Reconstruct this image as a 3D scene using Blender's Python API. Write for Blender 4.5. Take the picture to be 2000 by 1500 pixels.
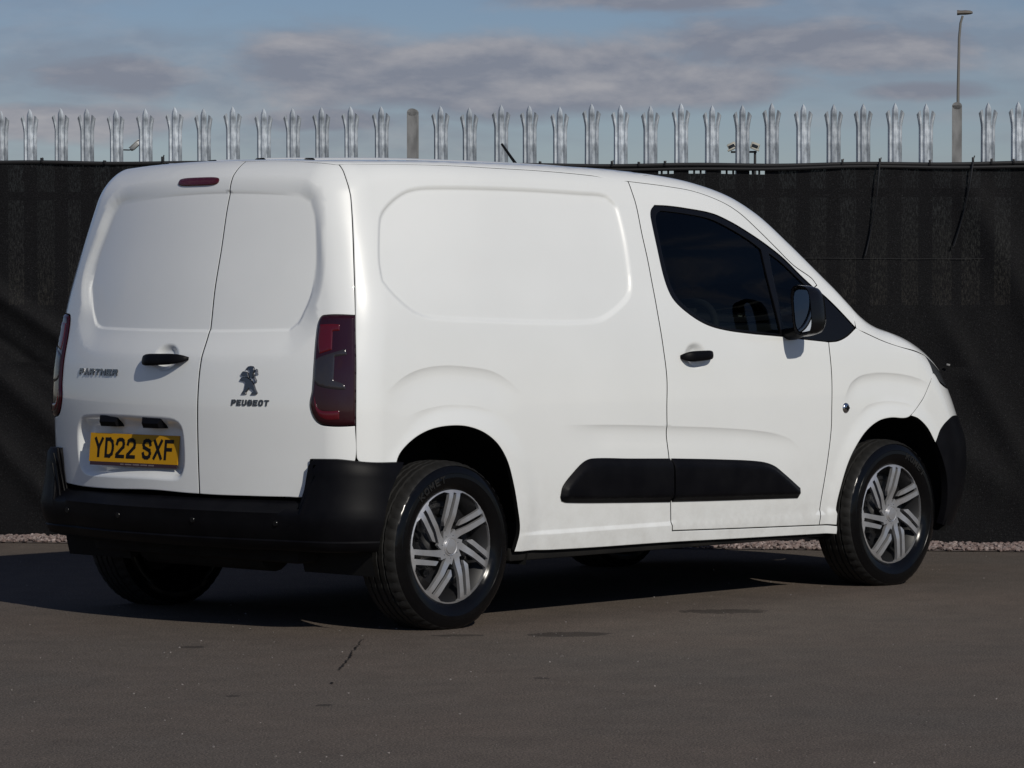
import bpy, bmesh, math, random
import numpy as np
from mathutils import Vector, Matrix
from mathutils.geometry import delaunay_2d_cdt
from mathutils.kdtree import KDTree

random.seed(7)
rng = np.random.default_rng(11)
for o in list(bpy.data.objects): bpy.data.objects.remove(o)
scene = bpy.context.scene
COL = scene.collection

# ------------------------------------------------------------------ camera
# world axes: x along the van (rear axle at 0, forwards +), y to the van's left, z up
cam_d = bpy.data.cameras.new('camera'); cam = bpy.data.objects.new('camera', cam_d); COL.objects.link(cam)
CAM = Vector((-9.3582, -9.9236, 1.2331)); YAW, PITCH = .7509, -.0233
view = Vector((math.cos(YAW)*math.cos(PITCH), math.sin(YAW)*math.cos(PITCH), math.sin(PITCH)))
cam.location = CAM
cam.rotation_euler = view.to_track_quat('-Z', 'Y').to_euler()
cam_d.sensor_width = 36.0; cam_d.lens = 36.0*6713.9/2000
cam_d.clip_start = .1; cam_d.clip_end = 6000
scene.camera = cam

# ------------------------------------------------------------------ sun, sky, exposure
SUN_DIR = Vector((-.55, -1.50, 1.0)).normalized()          # towards the sun
sd = bpy.data.lights.new('sun', 'SUN'); sun = bpy.data.objects.new('sun', sd); COL.objects.link(sun)
sd.energy = 4.2; sd.angle = math.radians(.55); sd.color = (1.0, .945, .85)
sun.rotation_euler = (-SUN_DIR).to_track_quat('-Z', 'Y').to_euler()
sun.location = (-10, -30, 20)

world = bpy.data.worlds.new('World'); scene.world = world; world.use_nodes = True
wt = world.node_tree; wt.nodes.clear()
def wn(t, **k):
    n = wt.nodes.new(t)
    for a, b in k.items(): setattr(n, a, b)
    return n
w_out = wn('ShaderNodeOutputWorld'); w_bg = wn('ShaderNodeBackground'); w_bg.inputs['Strength'].default_value = .086
sky = wn('ShaderNodeTexSky', sky_type='NISHITA'); sky.sun_disc = False
sky.sun_elevation = math.asin(SUN_DIR.z); sky.sun_rotation = math.atan2(SUN_DIR.x, SUN_DIR.y)
sky.air_density = 1.0; sky.dust_density = 0.0; sky.ozone_density = 4.0; sky.altitude = 60
tint = wn('ShaderNodeMix', data_type='RGBA', blend_type='MULTIPLY'); tint.inputs[0].default_value = 1
tint.inputs[7].default_value = (.755, .735, .85, 1)
wt.links.new(sky.outputs[0], tint.inputs[6])
# clouds: a bank low over the fence plus loose stretched clouds all round, both broken up by noise
tc = wn('ShaderNodeTexCoord')
def wmath(op, a, b=None, c=None):
    n = wn('ShaderNodeMath', operation=op)
    for k, v in enumerate((a, b, c)):
        if v is None: continue
        if isinstance(v, (int, float)): n.inputs[k].default_value = v
        else: wt.links.new(v, n.inputs[k])
    return n.outputs[0]
def wnoise(scale, stretch, loc, detail, rough, dist):
    mp = wn('ShaderNodeMapping'); mp.inputs['Scale'].default_value = stretch; mp.inputs['Location'].default_value = loc
    nz = wn('ShaderNodeTexNoise'); nz.inputs['Scale'].default_value = scale; nz.inputs['Detail'].default_value = detail
    nz.inputs['Roughness'].default_value = rough; nz.inputs['Distortion'].default_value = dist
    wt.links.new(tc.outputs['Generated'], mp.inputs[0]); wt.links.new(mp.outputs[0], nz.inputs['Vector']); return nz.outputs[0]
def along(v):
    d = wn('ShaderNodeVectorMath', operation='DOT_PRODUCT'); d.inputs[1].default_value = v; wt.links.new(tc.outputs['Generated'], d.inputs[0]); return d.outputs['Value']
ex = along((math.sin(YAW), -math.cos(YAW), 0)); ez = along((0, 0, 1)); ey = along((math.cos(YAW), math.sin(YAW), 0))
cv = wn('ShaderNodeCombineXYZ'); wt.links.new(ex, cv.inputs[0]); wt.links.new(ez, cv.inputs[1])
puff = wnoise(1.0, (17, 17, 50), (3.3, 1.9, .4), 9, .57, .15)
puff_up = wnoise(1.0, (17, 17, 50), (3.3, 1.9, .66), 9, .57, .15)
bank = None
for cx, cy, rx, ry in ((250, 160, 210, 46), (600, 135, 200, 82), (860, 158, 260, 62), (1120, 142, 240, 60), (1580, 96, 330, 52), (1400, 165, 190, 40), (130, 232, 240, 34), (640, 236, 180, 24), (1230, 0, 260, 24), (1800, 182, 130, 20)):
    mp = wn('ShaderNodeMapping'); mp.vector_type = 'TEXTURE'; mp.inputs['Location'].default_value = ((cx-1000)/6714, (593-cy)/6714, 0); mp.inputs['Scale'].default_value = (1.32*rx/6714, 1.30*ry/6714, 1)
    wt.links.new(cv.outputs[0], mp.inputs[0]); ln = wn('ShaderNodeVectorMath', operation='LENGTH'); wt.links.new(mp.outputs[0], ln.inputs[0])
    f = wmath('SUBTRACT', 1.0, ln.outputs['Value']); bank = f if bank is None else wmath('MAXIMUM', bank, f)
bank = wmath('MAXIMUM', bank, -1.2); front = wmath('GREATER_THAN', ey, .2)
den = wmath('MULTIPLY_ADD', wmath('SUBTRACT', puff, .5), 2.3, bank)
d1 = wn('ShaderNodeMapRange', interpolation_type='SMOOTHSTEP'); d1.inputs[1].default_value = -.30; d1.inputs[2].default_value = .55; d1.inputs[4].default_value = .85; wt.links.new(den, d1.inputs[0])
d1 = wmath('MULTIPLY', d1.outputs[0], front)
loose = wnoise(1.1, (4.6, 4.6, 17), (7.7, 4.4, .2), 7, .55, .3)
d2 = wn('ShaderNodeMapRange', interpolation_type='SMOOTHSTEP'); d2.inputs[1].default_value = .46; d2.inputs[2].default_value = .68; d2.inputs[4].default_value = .62; wt.links.new(loose, d2.inputs[0])
dens = wmath('MAXIMUM', d1, d2.outputs[0])
lit = wn('ShaderNodeMapRange'); lit.inputs[1].default_value = -.05; lit.inputs[2].default_value = .18; wt.links.new(wmath('SUBTRACT', puff, puff_up), lit.inputs[0])
cc = wn('ShaderNodeMix', data_type='RGBA'); cc.inputs[6].default_value = (3.7, 3.9, 4.8, 1); cc.inputs[7].default_value = (6.6, 6.4, 6.8, 1)
wt.links.new(lit.outputs[0], cc.inputs[0])
cm = wn('ShaderNodeMix', data_type='RGBA')
wt.links.new(dens, cm.inputs[0]); wt.links.new(tint.outputs[2], cm.inputs[6]); wt.links.new(cc.outputs[2], cm.inputs[7])
wt.links.new(cm.outputs[2], w_bg.inputs['Color']); wt.links.new(w_bg.outputs[0], w_out.inputs['Surface'])

vs = scene.view_settings
vs.view_transform = 'Standard'; vs.look = 'None'; vs.exposure = -.66; vs.gamma = 1.0; vs.use_curve_mapping = False
scene.render.resolution_x, scene.render.resolution_y = 1024, 768

# ------------------------------------------------------------------ materials
def mat(name, col, rough=.5, metal=0., coat=0., spec=.5, coat_rough=.03):
    m = bpy.data.materials.new(name); m.use_nodes = True
    b = m.node_tree.nodes['Principled BSDF']
    b.inputs['Base Color'].default_value = (*col, 1); b.inputs['Roughness'].default_value = rough
    b.inputs['Metallic'].default_value = metal; b.inputs['Coat Weight'].default_value = coat
    b.inputs['Coat Roughness'].default_value = coat_rough; b.inputs['Specular IOR Level'].default_value = spec
    return m
def nodes(m): return m.node_tree.nodes, m.node_tree.links, m.node_tree.nodes['Principled BSDF']
def noise(m, scale, detail=4, rough=.55, coord='Object', stretch=None):
    N, Lk, b = nodes(m)
    t = N.new('ShaderNodeTexCoord'); n = N.new('ShaderNodeTexNoise')
    n.inputs['Scale'].default_value = scale; n.inputs['Detail'].default_value = detail; n.inputs['Roughness'].default_value = rough
    if stretch:
        p = N.new('ShaderNodeMapping'); p.inputs['Scale'].default_value = stretch
        Lk.new(t.outputs[coord], p.inputs[0]); Lk.new(p.outputs[0], n.inputs['Vector'])
    else: Lk.new(t.outputs[coord], n.inputs['Vector'])
    return n
def ramp(m, src, stops):
    N, Lk, b = nodes(m); r = N.new('ShaderNodeValToRGB'); e = r.color_ramp.elements
    while len(e) < len(stops): e.new(.5)
    for k, (p, c) in enumerate(stops):
        e[k].position = p; e[k].color = (c, c, c, 1) if not isinstance(c, tuple) else (*c, 1)
    Lk.new(src, r.inputs[0]); return r
def vary(m, scale, c0, c1, lo=.35, hi=.65, **k):
    """base colour between two real colours by noise"""
    N, Lk, b = nodes(m); r = ramp(m, noise(m, scale, **k).outputs[0], [(lo, c0), (hi, c1)])
    Lk.new(r.outputs[0], b.inputs['Base Color']); return m
def vary_rough(m, scale, r0, r1, **k):
    N, Lk, b = nodes(m); r = ramp(m, noise(m, scale, **k).outputs[0], [(.35, r0), (.65, r1)])
    Lk.new(r.outputs[0], b.inputs['Roughness']); return m
def bump(m, scale, strength, dist=.002, **k):
    N, Lk, b = nodes(m); n = noise(m, scale, **k); u = N.new('ShaderNodeBump')
    u.inputs['Strength'].default_value = strength; u.inputs['Distance'].default_value = dist
    Lk.new(n.outputs[0], u.inputs['Height']); Lk.new(u.outputs[0], b.inputs['Normal']); return m

M = {}
M['paint'] = vary(mat('white_paint', (.78, .785, .77), .34, coat=1.0, coat_rough=.025), 2.2, (.835, .853, .842), (.86, .878, .868), detail=6)
def road_film(m):
    N, Lk, b = nodes(m); src = b.inputs['Base Color'].links[0].from_socket
    t = N.new('ShaderNodeTexCoord'); sx = N.new('ShaderNodeSeparateXYZ'); Lk.new(t.outputs['Object'], sx.inputs[0])
    g = N.new('ShaderNodeMapRange'); g.inputs[1].default_value = .62; g.inputs[2].default_value = .24; Lk.new(sx.outputs[2], g.inputs[0])
    n = noise(m, 9, detail=7, rough=.7); r = ramp(m, n.outputs[0], [(.40, 0.), (.72, 1.)])
    k = N.new('ShaderNodeMath'); k.operation = 'MULTIPLY'; Lk.new(g.outputs[0], k.inputs[0]); Lk.new(r.outputs[0], k.inputs[1])
    k2 = N.new('ShaderNodeMath'); k2.operation = 'MULTIPLY'; k2.inputs[1].default_value = .30; Lk.new(k.outputs[0], k2.inputs[0])
    x = N.new('ShaderNodeMix'); x.data_type = 'RGBA'; Lk.new(k2.outputs[0], x.inputs[0]); Lk.new(src, x.inputs[6]); x.inputs[7].default_value = (.36, .33, .28, 1); Lk.new(x.outputs[2], b.inputs['Base Color'])
road_film(M['paint'])
M['black_plastic'] = bump(vary(mat('black_plastic', (.004, .004, .005), .46, spec=.10), 9, (.003, .003, .0042), (.0055, .0055, .0068)), 900, .25, .0006)
M['trim'] = mat('gloss_black_trim', (.005, .005, .006), .22, spec=.28)
M['gap_shade'] = mat('gap_shade', (.006, .006, .006), .6, spec=.3)  # black standing in for the shade inside panel gaps
M['underbody'] = vary(mat('underbody', (.008, .008, .008), .85, spec=.2), 6, (.006, .006, .006), (.014, .013, .012))
M['liner'] = mat('wheel_arch_liner', (.008, .008, .008), .8, spec=.25)
M['tread'] = bump(vary(mat('tyre_tread', (.012, .012, .012), .66, spec=.3), 14, (.010, .010, .010), (.018, .0175, .017)), 160, .35, .001)
M['sidewall'] = vary_rough(mat('dressed_tyre_sidewall', (.003, .003, .0034), .2, spec=.26), 30, .13, .24)
M['silver'] = vary_rough(mat('silver_hub_cap', (.54, .54, .55), .36, metal=.7), 40, .30, .42)
M['steel_black'] = mat('black_steel_wheel', (.006, .006, .007), .5)
M['chrome'] = mat('chrome', (.20, .20, .205), .22, metal=1.0)
M['bright_chrome'] = mat('bright_chrome', (.62, .63, .65), .12, metal=1.0)
M['lamp_base'] = mat('smoked_red_lens', (.022, .0016, .0045), .16, coat=.45)
M['lamp_red'] = mat('red_lens', (.085, .003, .008), .16, coat=.5)
M['lamp_clear'] = mat('clear_lens', (.030, .026, .030), .16, metal=.1, coat=.5)
M['brake'] = mat('brake_lens', (.07, .004, .008), .2, coat=1.0)
M['plate_y'] = mat('yellow_plate', (.56, .28, .004), .5, spec=.25)
M['plate_k'] = mat('plate_black', (.006, .006, .007), .6, spec=.2)
M['plate_strip'] = mat('plate_strip', (.035, .010, .014), .4)
M['plate_text'] = mat('plate_small_print', (.30, .25, .24), .5)
M['mirror'] = mat('mirror_glass', (.75, .77, .80), .02, metal=1.0)
M['interior'] = mat('cab_interior', (.012, .012, .013), .75)
M['seat'] = bump(mat('seat_fabric', (.016, .016, .018), .9), 200, .4, .001)
M['headlamp'] = mat('headlamp', (.05, .055, .06), .08, coat=1.0)
M['galv'] = mat('galvanised_steel', (.38, .41, .44), .48, metal=.25)
M['post'] = vary(mat('weathered_steel_post', (.2, .19, .17), .8, spec=.3), 18, (.15, .152, .152), (.27, .273, .273), stretch=(1, 1, .35))
def glass(name, tintc, tr=.9):
    m = bpy.data.materials.new(name); m.use_nodes = True; N = m.node_tree.nodes; Lk = m.node_tree.links; N.clear()
    o = N.new('ShaderNodeOutputMaterial'); t = N.new('ShaderNodeBsdfTransparent'); g = N.new('ShaderNodeBsdfGlossy')
    g.inputs['Roughness'].default_value = .01; t.inputs[0].default_value = (*tintc, 1)
    f = N.new('ShaderNodeFresnel'); f.inputs[0].default_value = 1.36; x = N.new('ShaderNodeMixShader')
    Lk.new(f.outputs[0], x.inputs[0]); Lk.new(t.outputs[0], x.inputs[1]); Lk.new(g.outputs[0], x.inputs[2]); Lk.new(x.outputs[0], o.inputs[0])
    return m
M['glass'] = glass('tinted_glass', (.40, .44, .42))
M['glass_clear'] = glass('windscreen_glass', (.62, .68, .66))
# galvanised: spangle and vertical run marks
def galv_nodes(m):
    N, Lk, b = nodes(m)
    a = noise(m, 55, detail=6, rough=.7, stretch=(1, 1, .16)); c = noise(m, 14, detail=4)
    mx = N.new('ShaderNodeMath'); mx.operation = 'ADD'; Lk.new(a.outputs[0], mx.inputs[0]); Lk.new(c.outputs[0], mx.inputs[1])
    r = ramp(m, mx.outputs[0], [(.38, (.20, .225, .25)), (.50, (.42, .465, .51)), (.60, (.64, .69, .74))])
    hv = N.new('ShaderNodeMath'); hv.operation = 'MULTIPLY'; hv.inputs[1].default_value = .5; Lk.new(mx.outputs[0], hv.inputs[0])
    Lk.new(hv.outputs[0], r.inputs[0])
    oi = N.new('ShaderNodeObjectInfo'); rv = N.new('ShaderNodeMapRange'); rv.inputs[3].default_value = .82; rv.inputs[4].default_value = 1.18; Lk.new(oi.outputs['Random'], rv.inputs[0])
    mm = N.new('ShaderNodeMix'); mm.data_type = 'RGBA'; mm.blend_type = 'MULTIPLY'; mm.inputs[0].default_value = 1; Lk.new(r.outputs[0], mm.inputs[6]); Lk.new(rv.outputs[0], mm.inputs[7]); Lk.new(mm.outputs[2], b.inputs['Base Color'])
    r2 = ramp(m, a.outputs[0], [(.3, .35), (.7, .65)]); Lk.new(r2.outputs[0], b.inputs['Roughness'])
galv_nodes(M['galv'])

# ------------------------------------------------------------------ object helpers
def link(o, parent=None):
    COL.objects.link(o)
    if parent is not None: o.parent = parent
    return o
def empty(name, loc=(0, 0, 0), rz=0.):
    o = bpy.data.objects.new(name, None); o.location = loc; o.rotation_euler = (0, 0, rz); o.empty_display_size = .2
    return link(o)
def tag(o, label=None, cat=None, group=None, kind=None):
    if label: o['label'] = label
    if cat: o['category'] = cat
    if group: o['group'] = group
    if kind: o['kind'] = kind
    return o
def mesh(name, V, Fc, mats, smooth=35, normals=None, mi=None):
    me = bpy.data.meshes.new(name)
    me.from_pydata([tuple(map(float, p)) for p in V], [], [tuple(int(i) for i in f) for f in Fc])
    for m in (mats if isinstance(mats, (list, tuple)) else [mats]): me.materials.append(m)
    if mi is not None: me.polygons.foreach_set('material_index', np.asarray(mi, np.int32))
    if normals is not None:
        me.polygons.foreach_set('use_smooth', np.ones(len(me.polygons), bool)); me.update()
        me.normals_split_custom_set_from_vertices([tuple(map(float, n)) for n in normals])
    elif smooth:
        me.polygons.foreach_set('use_smooth', np.ones(len(me.polygons), bool)); me.set_sharp_from_angle(angle=math.radians(smooth))
    me.update(); return me
def obj(name, V, Fc, mats, parent=None, **k):
    return link(bpy.data.objects.new(name, mesh(name, V, Fc, mats, **k)), parent)
def from_bm(name, bm, mats, parent=None, smooth=35, bev=0., seg=2):
    if bev:
        bmesh.ops.bevel(bm, geom=[e for e in bm.edges if len(e.link_faces) == 2 and e.calc_face_angle(0) > .5], offset=bev, segments=seg, affect='EDGES', profile=.5)
    bmesh.ops.recalc_face_normals(bm, faces=bm.faces)
    me = bpy.data.meshes.new(name); bm.to_mesh(me); bm.free()
    for m in (mats if isinstance(mats, (list, tuple)) else [mats]): me.materials.append(m)
    me.polygons.foreach_set('use_smooth', np.ones(len(me.polygons), bool)); me.set_sharp_from_angle(angle=math.radians(smooth))
    me.update(); return link(bpy.data.objects.new(name, me), parent)
def bm_box(bm, c, s, rot=None):
    r = bmesh.ops.create_cube(bm, size=1.0)
    m = Matrix.Translation(c) @ (rot.to_4x4() if rot else Matrix.Identity(4)) @ Matrix.Diagonal((*s, 1))
    bmesh.ops.transform(bm, matrix=m, verts=r['verts']); return r['verts']
def box(name, c, s, m, parent=None, bev=.004, rot=None):
    bm = bmesh.new(); bm_box(bm, c, s, rot); return from_bm(name, bm, m, parent, bev=bev)
def lathe(prof, n=64, axis='y', c=(0, 0, 0)):
    """prof = [(r, y)] -> verts, faces around the axis"""
    V, Fc = [], []
    k = len(prof)
    for i in range(n):
        t = 2*math.pi*i/n
        for r, y in prof: V.append((c[0] + r*math.cos(t), c[1] + y, c[2] + r*math.sin(t)))
    for i in range(n):
        j = (i + 1) % n
        for q in range(k - 1): Fc.append((i*k + q, i*k + q + 1, j*k + q + 1, j*k + q))
    return V, Fc
def tube(path, r, n=8, cap=True):
    P = np.array(path, float); V, Fc = [], []
    rr = np.broadcast_to(np.asarray(r, float), (len(P),))
    for i in range(len(P)):
        t = P[min(i+1, len(P)-1)] - P[max(i-1, 0)]; t /= np.linalg.norm(t)
        a = np.cross(t, (0, 0, 1) if abs(t[2]) < .9 else (1, 0, 0)); a /= np.linalg.norm(a); b = np.cross(t, a)
        for q in range(n):
            w = 2*math.pi*q/n; V.append(P[i] + rr[i]*(math.cos(w)*a + math.sin(w)*b))
    for i in range(len(P) - 1):
        for q in range(n): Fc.append((i*n+q, i*n+(q+1) % n, (i+1)*n+(q+1) % n, (i+1)*n+q))
    if cap: Fc.append(tuple(range(n))[::-1]); Fc.append(tuple(range((len(P)-1)*n, len(P)*n)))
    return V, Fc
def mirror_obj(o, parent):
    """the same part on the van's other side (y -> -y)"""
    me = o.data.copy(); n = len(me.vertices)
    co = np.zeros(n*3); me.vertices.foreach_get('co', co); co = co.reshape(-1, 3); co[:, 1] *= -1
    fs = [tuple(p.vertices)[::-1] for p in me.polygons]; mi = [p.material_index for p in me.polygons]
    nn = None
    if o.get('_cn'):
        nn = np.array([v.vector[:] for v in me.corner_normals]); li = np.zeros(len(me.loops), np.int32); me.loops.foreach_get('vertex_index', li)
        vn = np.zeros((n, 3)); vn[li] = nn; vn[:, 1] *= -1; nn = vn
    r = obj(o.name.split('.')[0], co, fs, list(me.materials), parent, normals=nn, mi=mi)
    bpy.data.meshes.remove(me)
    return r
# ---------------------------------------------------------------- van body field
def spl(xs, ys):
    """monotone-ish cubic (PCHIP) through points -> vectorised callable"""
    xs = np.array(xs, float); ys = np.array(ys, float)
    h = np.diff(xs); d = np.diff(ys) / h
    m = np.zeros_like(ys); m[0] = d[0]; m[-1] = d[-1]
    for i in range(1, len(xs) - 1):
        if d[i-1] * d[i] > 0:
            w1 = 2*h[i] + h[i-1]; w2 = h[i] + 2*h[i-1]
            m[i] = (w1 + w2) / (w1/d[i-1] + w2/d[i])
    def f(x):
        x = np.clip(x, xs[0], xs[-1])
        i = np.clip(np.searchsorted(xs, x) - 1, 0, len(xs) - 2)
        t = (x - xs[i]) / h[i]
        return ((2*t**3 - 3*t**2 + 1)*ys[i] + (t**3 - 2*t**2 + t)*h[i]*m[i]
                + (-2*t**3 + 3*t**2)*ys[i+1] + (t**3 - t**2)*h[i]*m[i+1])
    return f

def sstep(a, b, x):
    t = np.clip((x - a) / (b - a), 0, 1); return t*t*(3 - 2*t)

def rmax(a, b, r):
    aa = np.maximum(a + r, 0); bb = np.maximum(b + r, 0)
    return np.where((aa > 0) & (bb > 0), np.sqrt(aa*aa + bb*bb) - r, np.maximum(a, b))

def poly_sd(x, y, poly):
    """signed distance to a closed polygon, negative inside"""
    P = np.asarray(poly, float); Q = np.roll(P, -1, axis=0)
    best = np.full(x.shape, 1e9); inside = np.zeros(x.shape, bool)
    for (ax, ay), (bx, by) in zip(P, Q):
        dx, dy = bx - ax, by - ay
        t = np.clip(((x-ax)*dx + (y-ay)*dy) / (dx*dx + dy*dy + 1e-12), 0, 1)
        best = np.minimum(best, (x-ax-t*dx)**2 + (y-ay-t*dy)**2)
        c = ((ay > y) != (by > y))
        inside ^= c & (x < (bx-ax)*(y-ay)/(by-ay + 1e-15) + ax)
    s = np.sqrt(best)
    return np.where(inside, -s, s)

W_Z = spl([.20,.26,.36,.5,.65,.8,.95,1.1,1.22,1.35,1.46,1.54,1.615,1.68,1.76,1.9],
          [.868,.880,.897,.910,.917,.919,.915,.906,.893,.869,.848,.828,.806,.785,.755,.70])
U_R = spl([.2,.4,.514,.66,.83,.97,1.13,1.30,1.45,1.61,1.69,1.76,1.9],
          [-.672,-.682,-.686,-.692,-.697,-.688,-.660,-.629,-.597,-.562,-.541,-.520,-.470])
U_F = spl([.15,.25,.376,.5,.60,.72,.82,.93,1.01,1.08,1.2],
          [3.53,3.575,3.625,3.643,3.633,3.57,3.513,3.432,3.345,3.235,3.0])
H_U = spl([-.8,-.5,-.2,.2,.6,1.0,1.3,1.55,1.75,1.9,2.05,2.25,2.5,2.72,2.80,2.9,3.05,3.2,3.35,3.5,3.8],
          [1.745,1.780,1.796,1.806,1.808,1.805,1.793,1.774,1.746,1.713,1.656,1.534,1.362,1.198,1.166,1.144,1.110,1.062,.998,.93,.75])

# ---- sheet-metal relief, filled with outlines further down
SIDE_RELIEF = []      # callables (u, z) -> outward offset
REAR_RELIEF = []      # callables (v, z) -> outward offset

def f_side(u, v, z, relief=True):
    w = W_Z(z)
    w = w - .026*sstep(.15, -.75, u)
    w = w - .050*sstep(1.3, 2.7, u)*sstep(1.0, 1.5, z)
    w = w - .058*sstep(.3, -.6, u)*sstep(1.15, 1.7, z)
    w = w - .030*np.maximum(u - 2.9, 0)
    if relief:
        for fn in SIDE_RELIEF: w = w + fn(u, z)
    return np.abs(v) - w

def f_rear(u, v, z, relief=True):
    r = U_R(z) - .002 + .225*v*v
    if relief:
        for fn in REAR_RELIEF: r = r - fn(v, z)
    return r - u

def f_top(u, v, z):
    b = .14*sstep(1.2, 2.0, u)*v*v
    return (z - (H_U(u + b) - .050*v*v)) * .9

def f_front(u, v, z):
    return (u - (U_F(z) - .27*v*v)) * .95

def F(P, relief=True):
    u, v, z = P[..., 0], P[..., 1], P[..., 2]
    s = rmax(f_side(u, v, z, relief), f_rear(u, v, z, relief), .13)
    s = rmax(s, f_front(u, v, z), .22)
    return rmax(s, f_top(u, v, z), .062 + .06*sstep(-.1, -.6, u))

def grad(P, relief=True, e=.0012):
    G = np.zeros_like(P)
    for k in range(3):
        d = np.zeros(3); d[k] = e
        G[..., k] = F(P + d, relief) - F(P - d, relief)
    n = np.linalg.norm(G, axis=-1, keepdims=True)
    return G / np.maximum(n, 1e-9)

def shoot(O, D, t0, t1, relief=True):
    """first crossing from inside (t0) to outside (t1) along rays"""
    lo = np.full(O.shape[:-1], float(t0)); hi = np.full(O.shape[:-1], float(t1))
    for _ in range(16):
        m = .5*(lo + hi); ins = F(O + D*m[..., None], False) < 0
        lo = np.where(ins, m, lo); hi = np.where(ins, hi, m)
    t = .5*(lo + hi)
    for _ in range(5):
        P = O + D*t[..., None]; f0 = F(P, relief); e = 1e-4
        df = (F(P + D*e, relief) - f0)/e
        t = t - np.clip(f0/np.where(np.abs(df) < .05, .05, df), -.03, .03)
    return O + D*t[..., None]

# ---- charts: 2-D panel coordinates <-> rays through the body
def chart_side(a, b):           # a = u, b = height where the ray meets |v| = .9 (right side, v < 0)
    O = np.stack([a, 0*a, 0*a + .9], -1); D = np.stack([0*a, 0*a - .9, b - .9], -1)
    return O, D
def inv_side(P): return np.stack([P[..., 0], .9 + (P[..., 2] - .9)*.9/np.abs(P[..., 1])], -1)
def chart_rear(a, b):           # a = v, b = z where the ray meets the plane u = -.7
    O = np.stack([0*a + .2, 0*a, 0*a + 1.0], -1); D = np.stack([0*a - .9, a, b - 1.0], -1)
    return O, D
def inv_rear(P):
    k = .9/(.2 - P[..., 0]); return np.stack([P[..., 1]*k, 1 + (P[..., 2] - 1)*k], -1)
def chart_front(a, b):
    O = np.stack([0*a + 2.5, 0*a, 0*a + .7], -1); D = np.stack([0*a + 1.2, a, b - .7], -1)
    return O, D
def inv_front(P):
    k = 1.2/(P[..., 0] - 2.5); return np.stack([P[..., 1]*k, .7 + (P[..., 2] - .7)*k], -1)
def chart_top(a, b):            # a = u, b = v at z = 1.8, ray from low inside
    O = np.stack([a, 0*a, 0*a + .6], -1); D = np.stack([0*a, b, 0*a + 1.2], -1)
    return O, D
def inv_top(P):
    k = 1.2/(P[..., 2] - .6); return np.stack([P[..., 0], P[..., 1]*k], -1)
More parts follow.
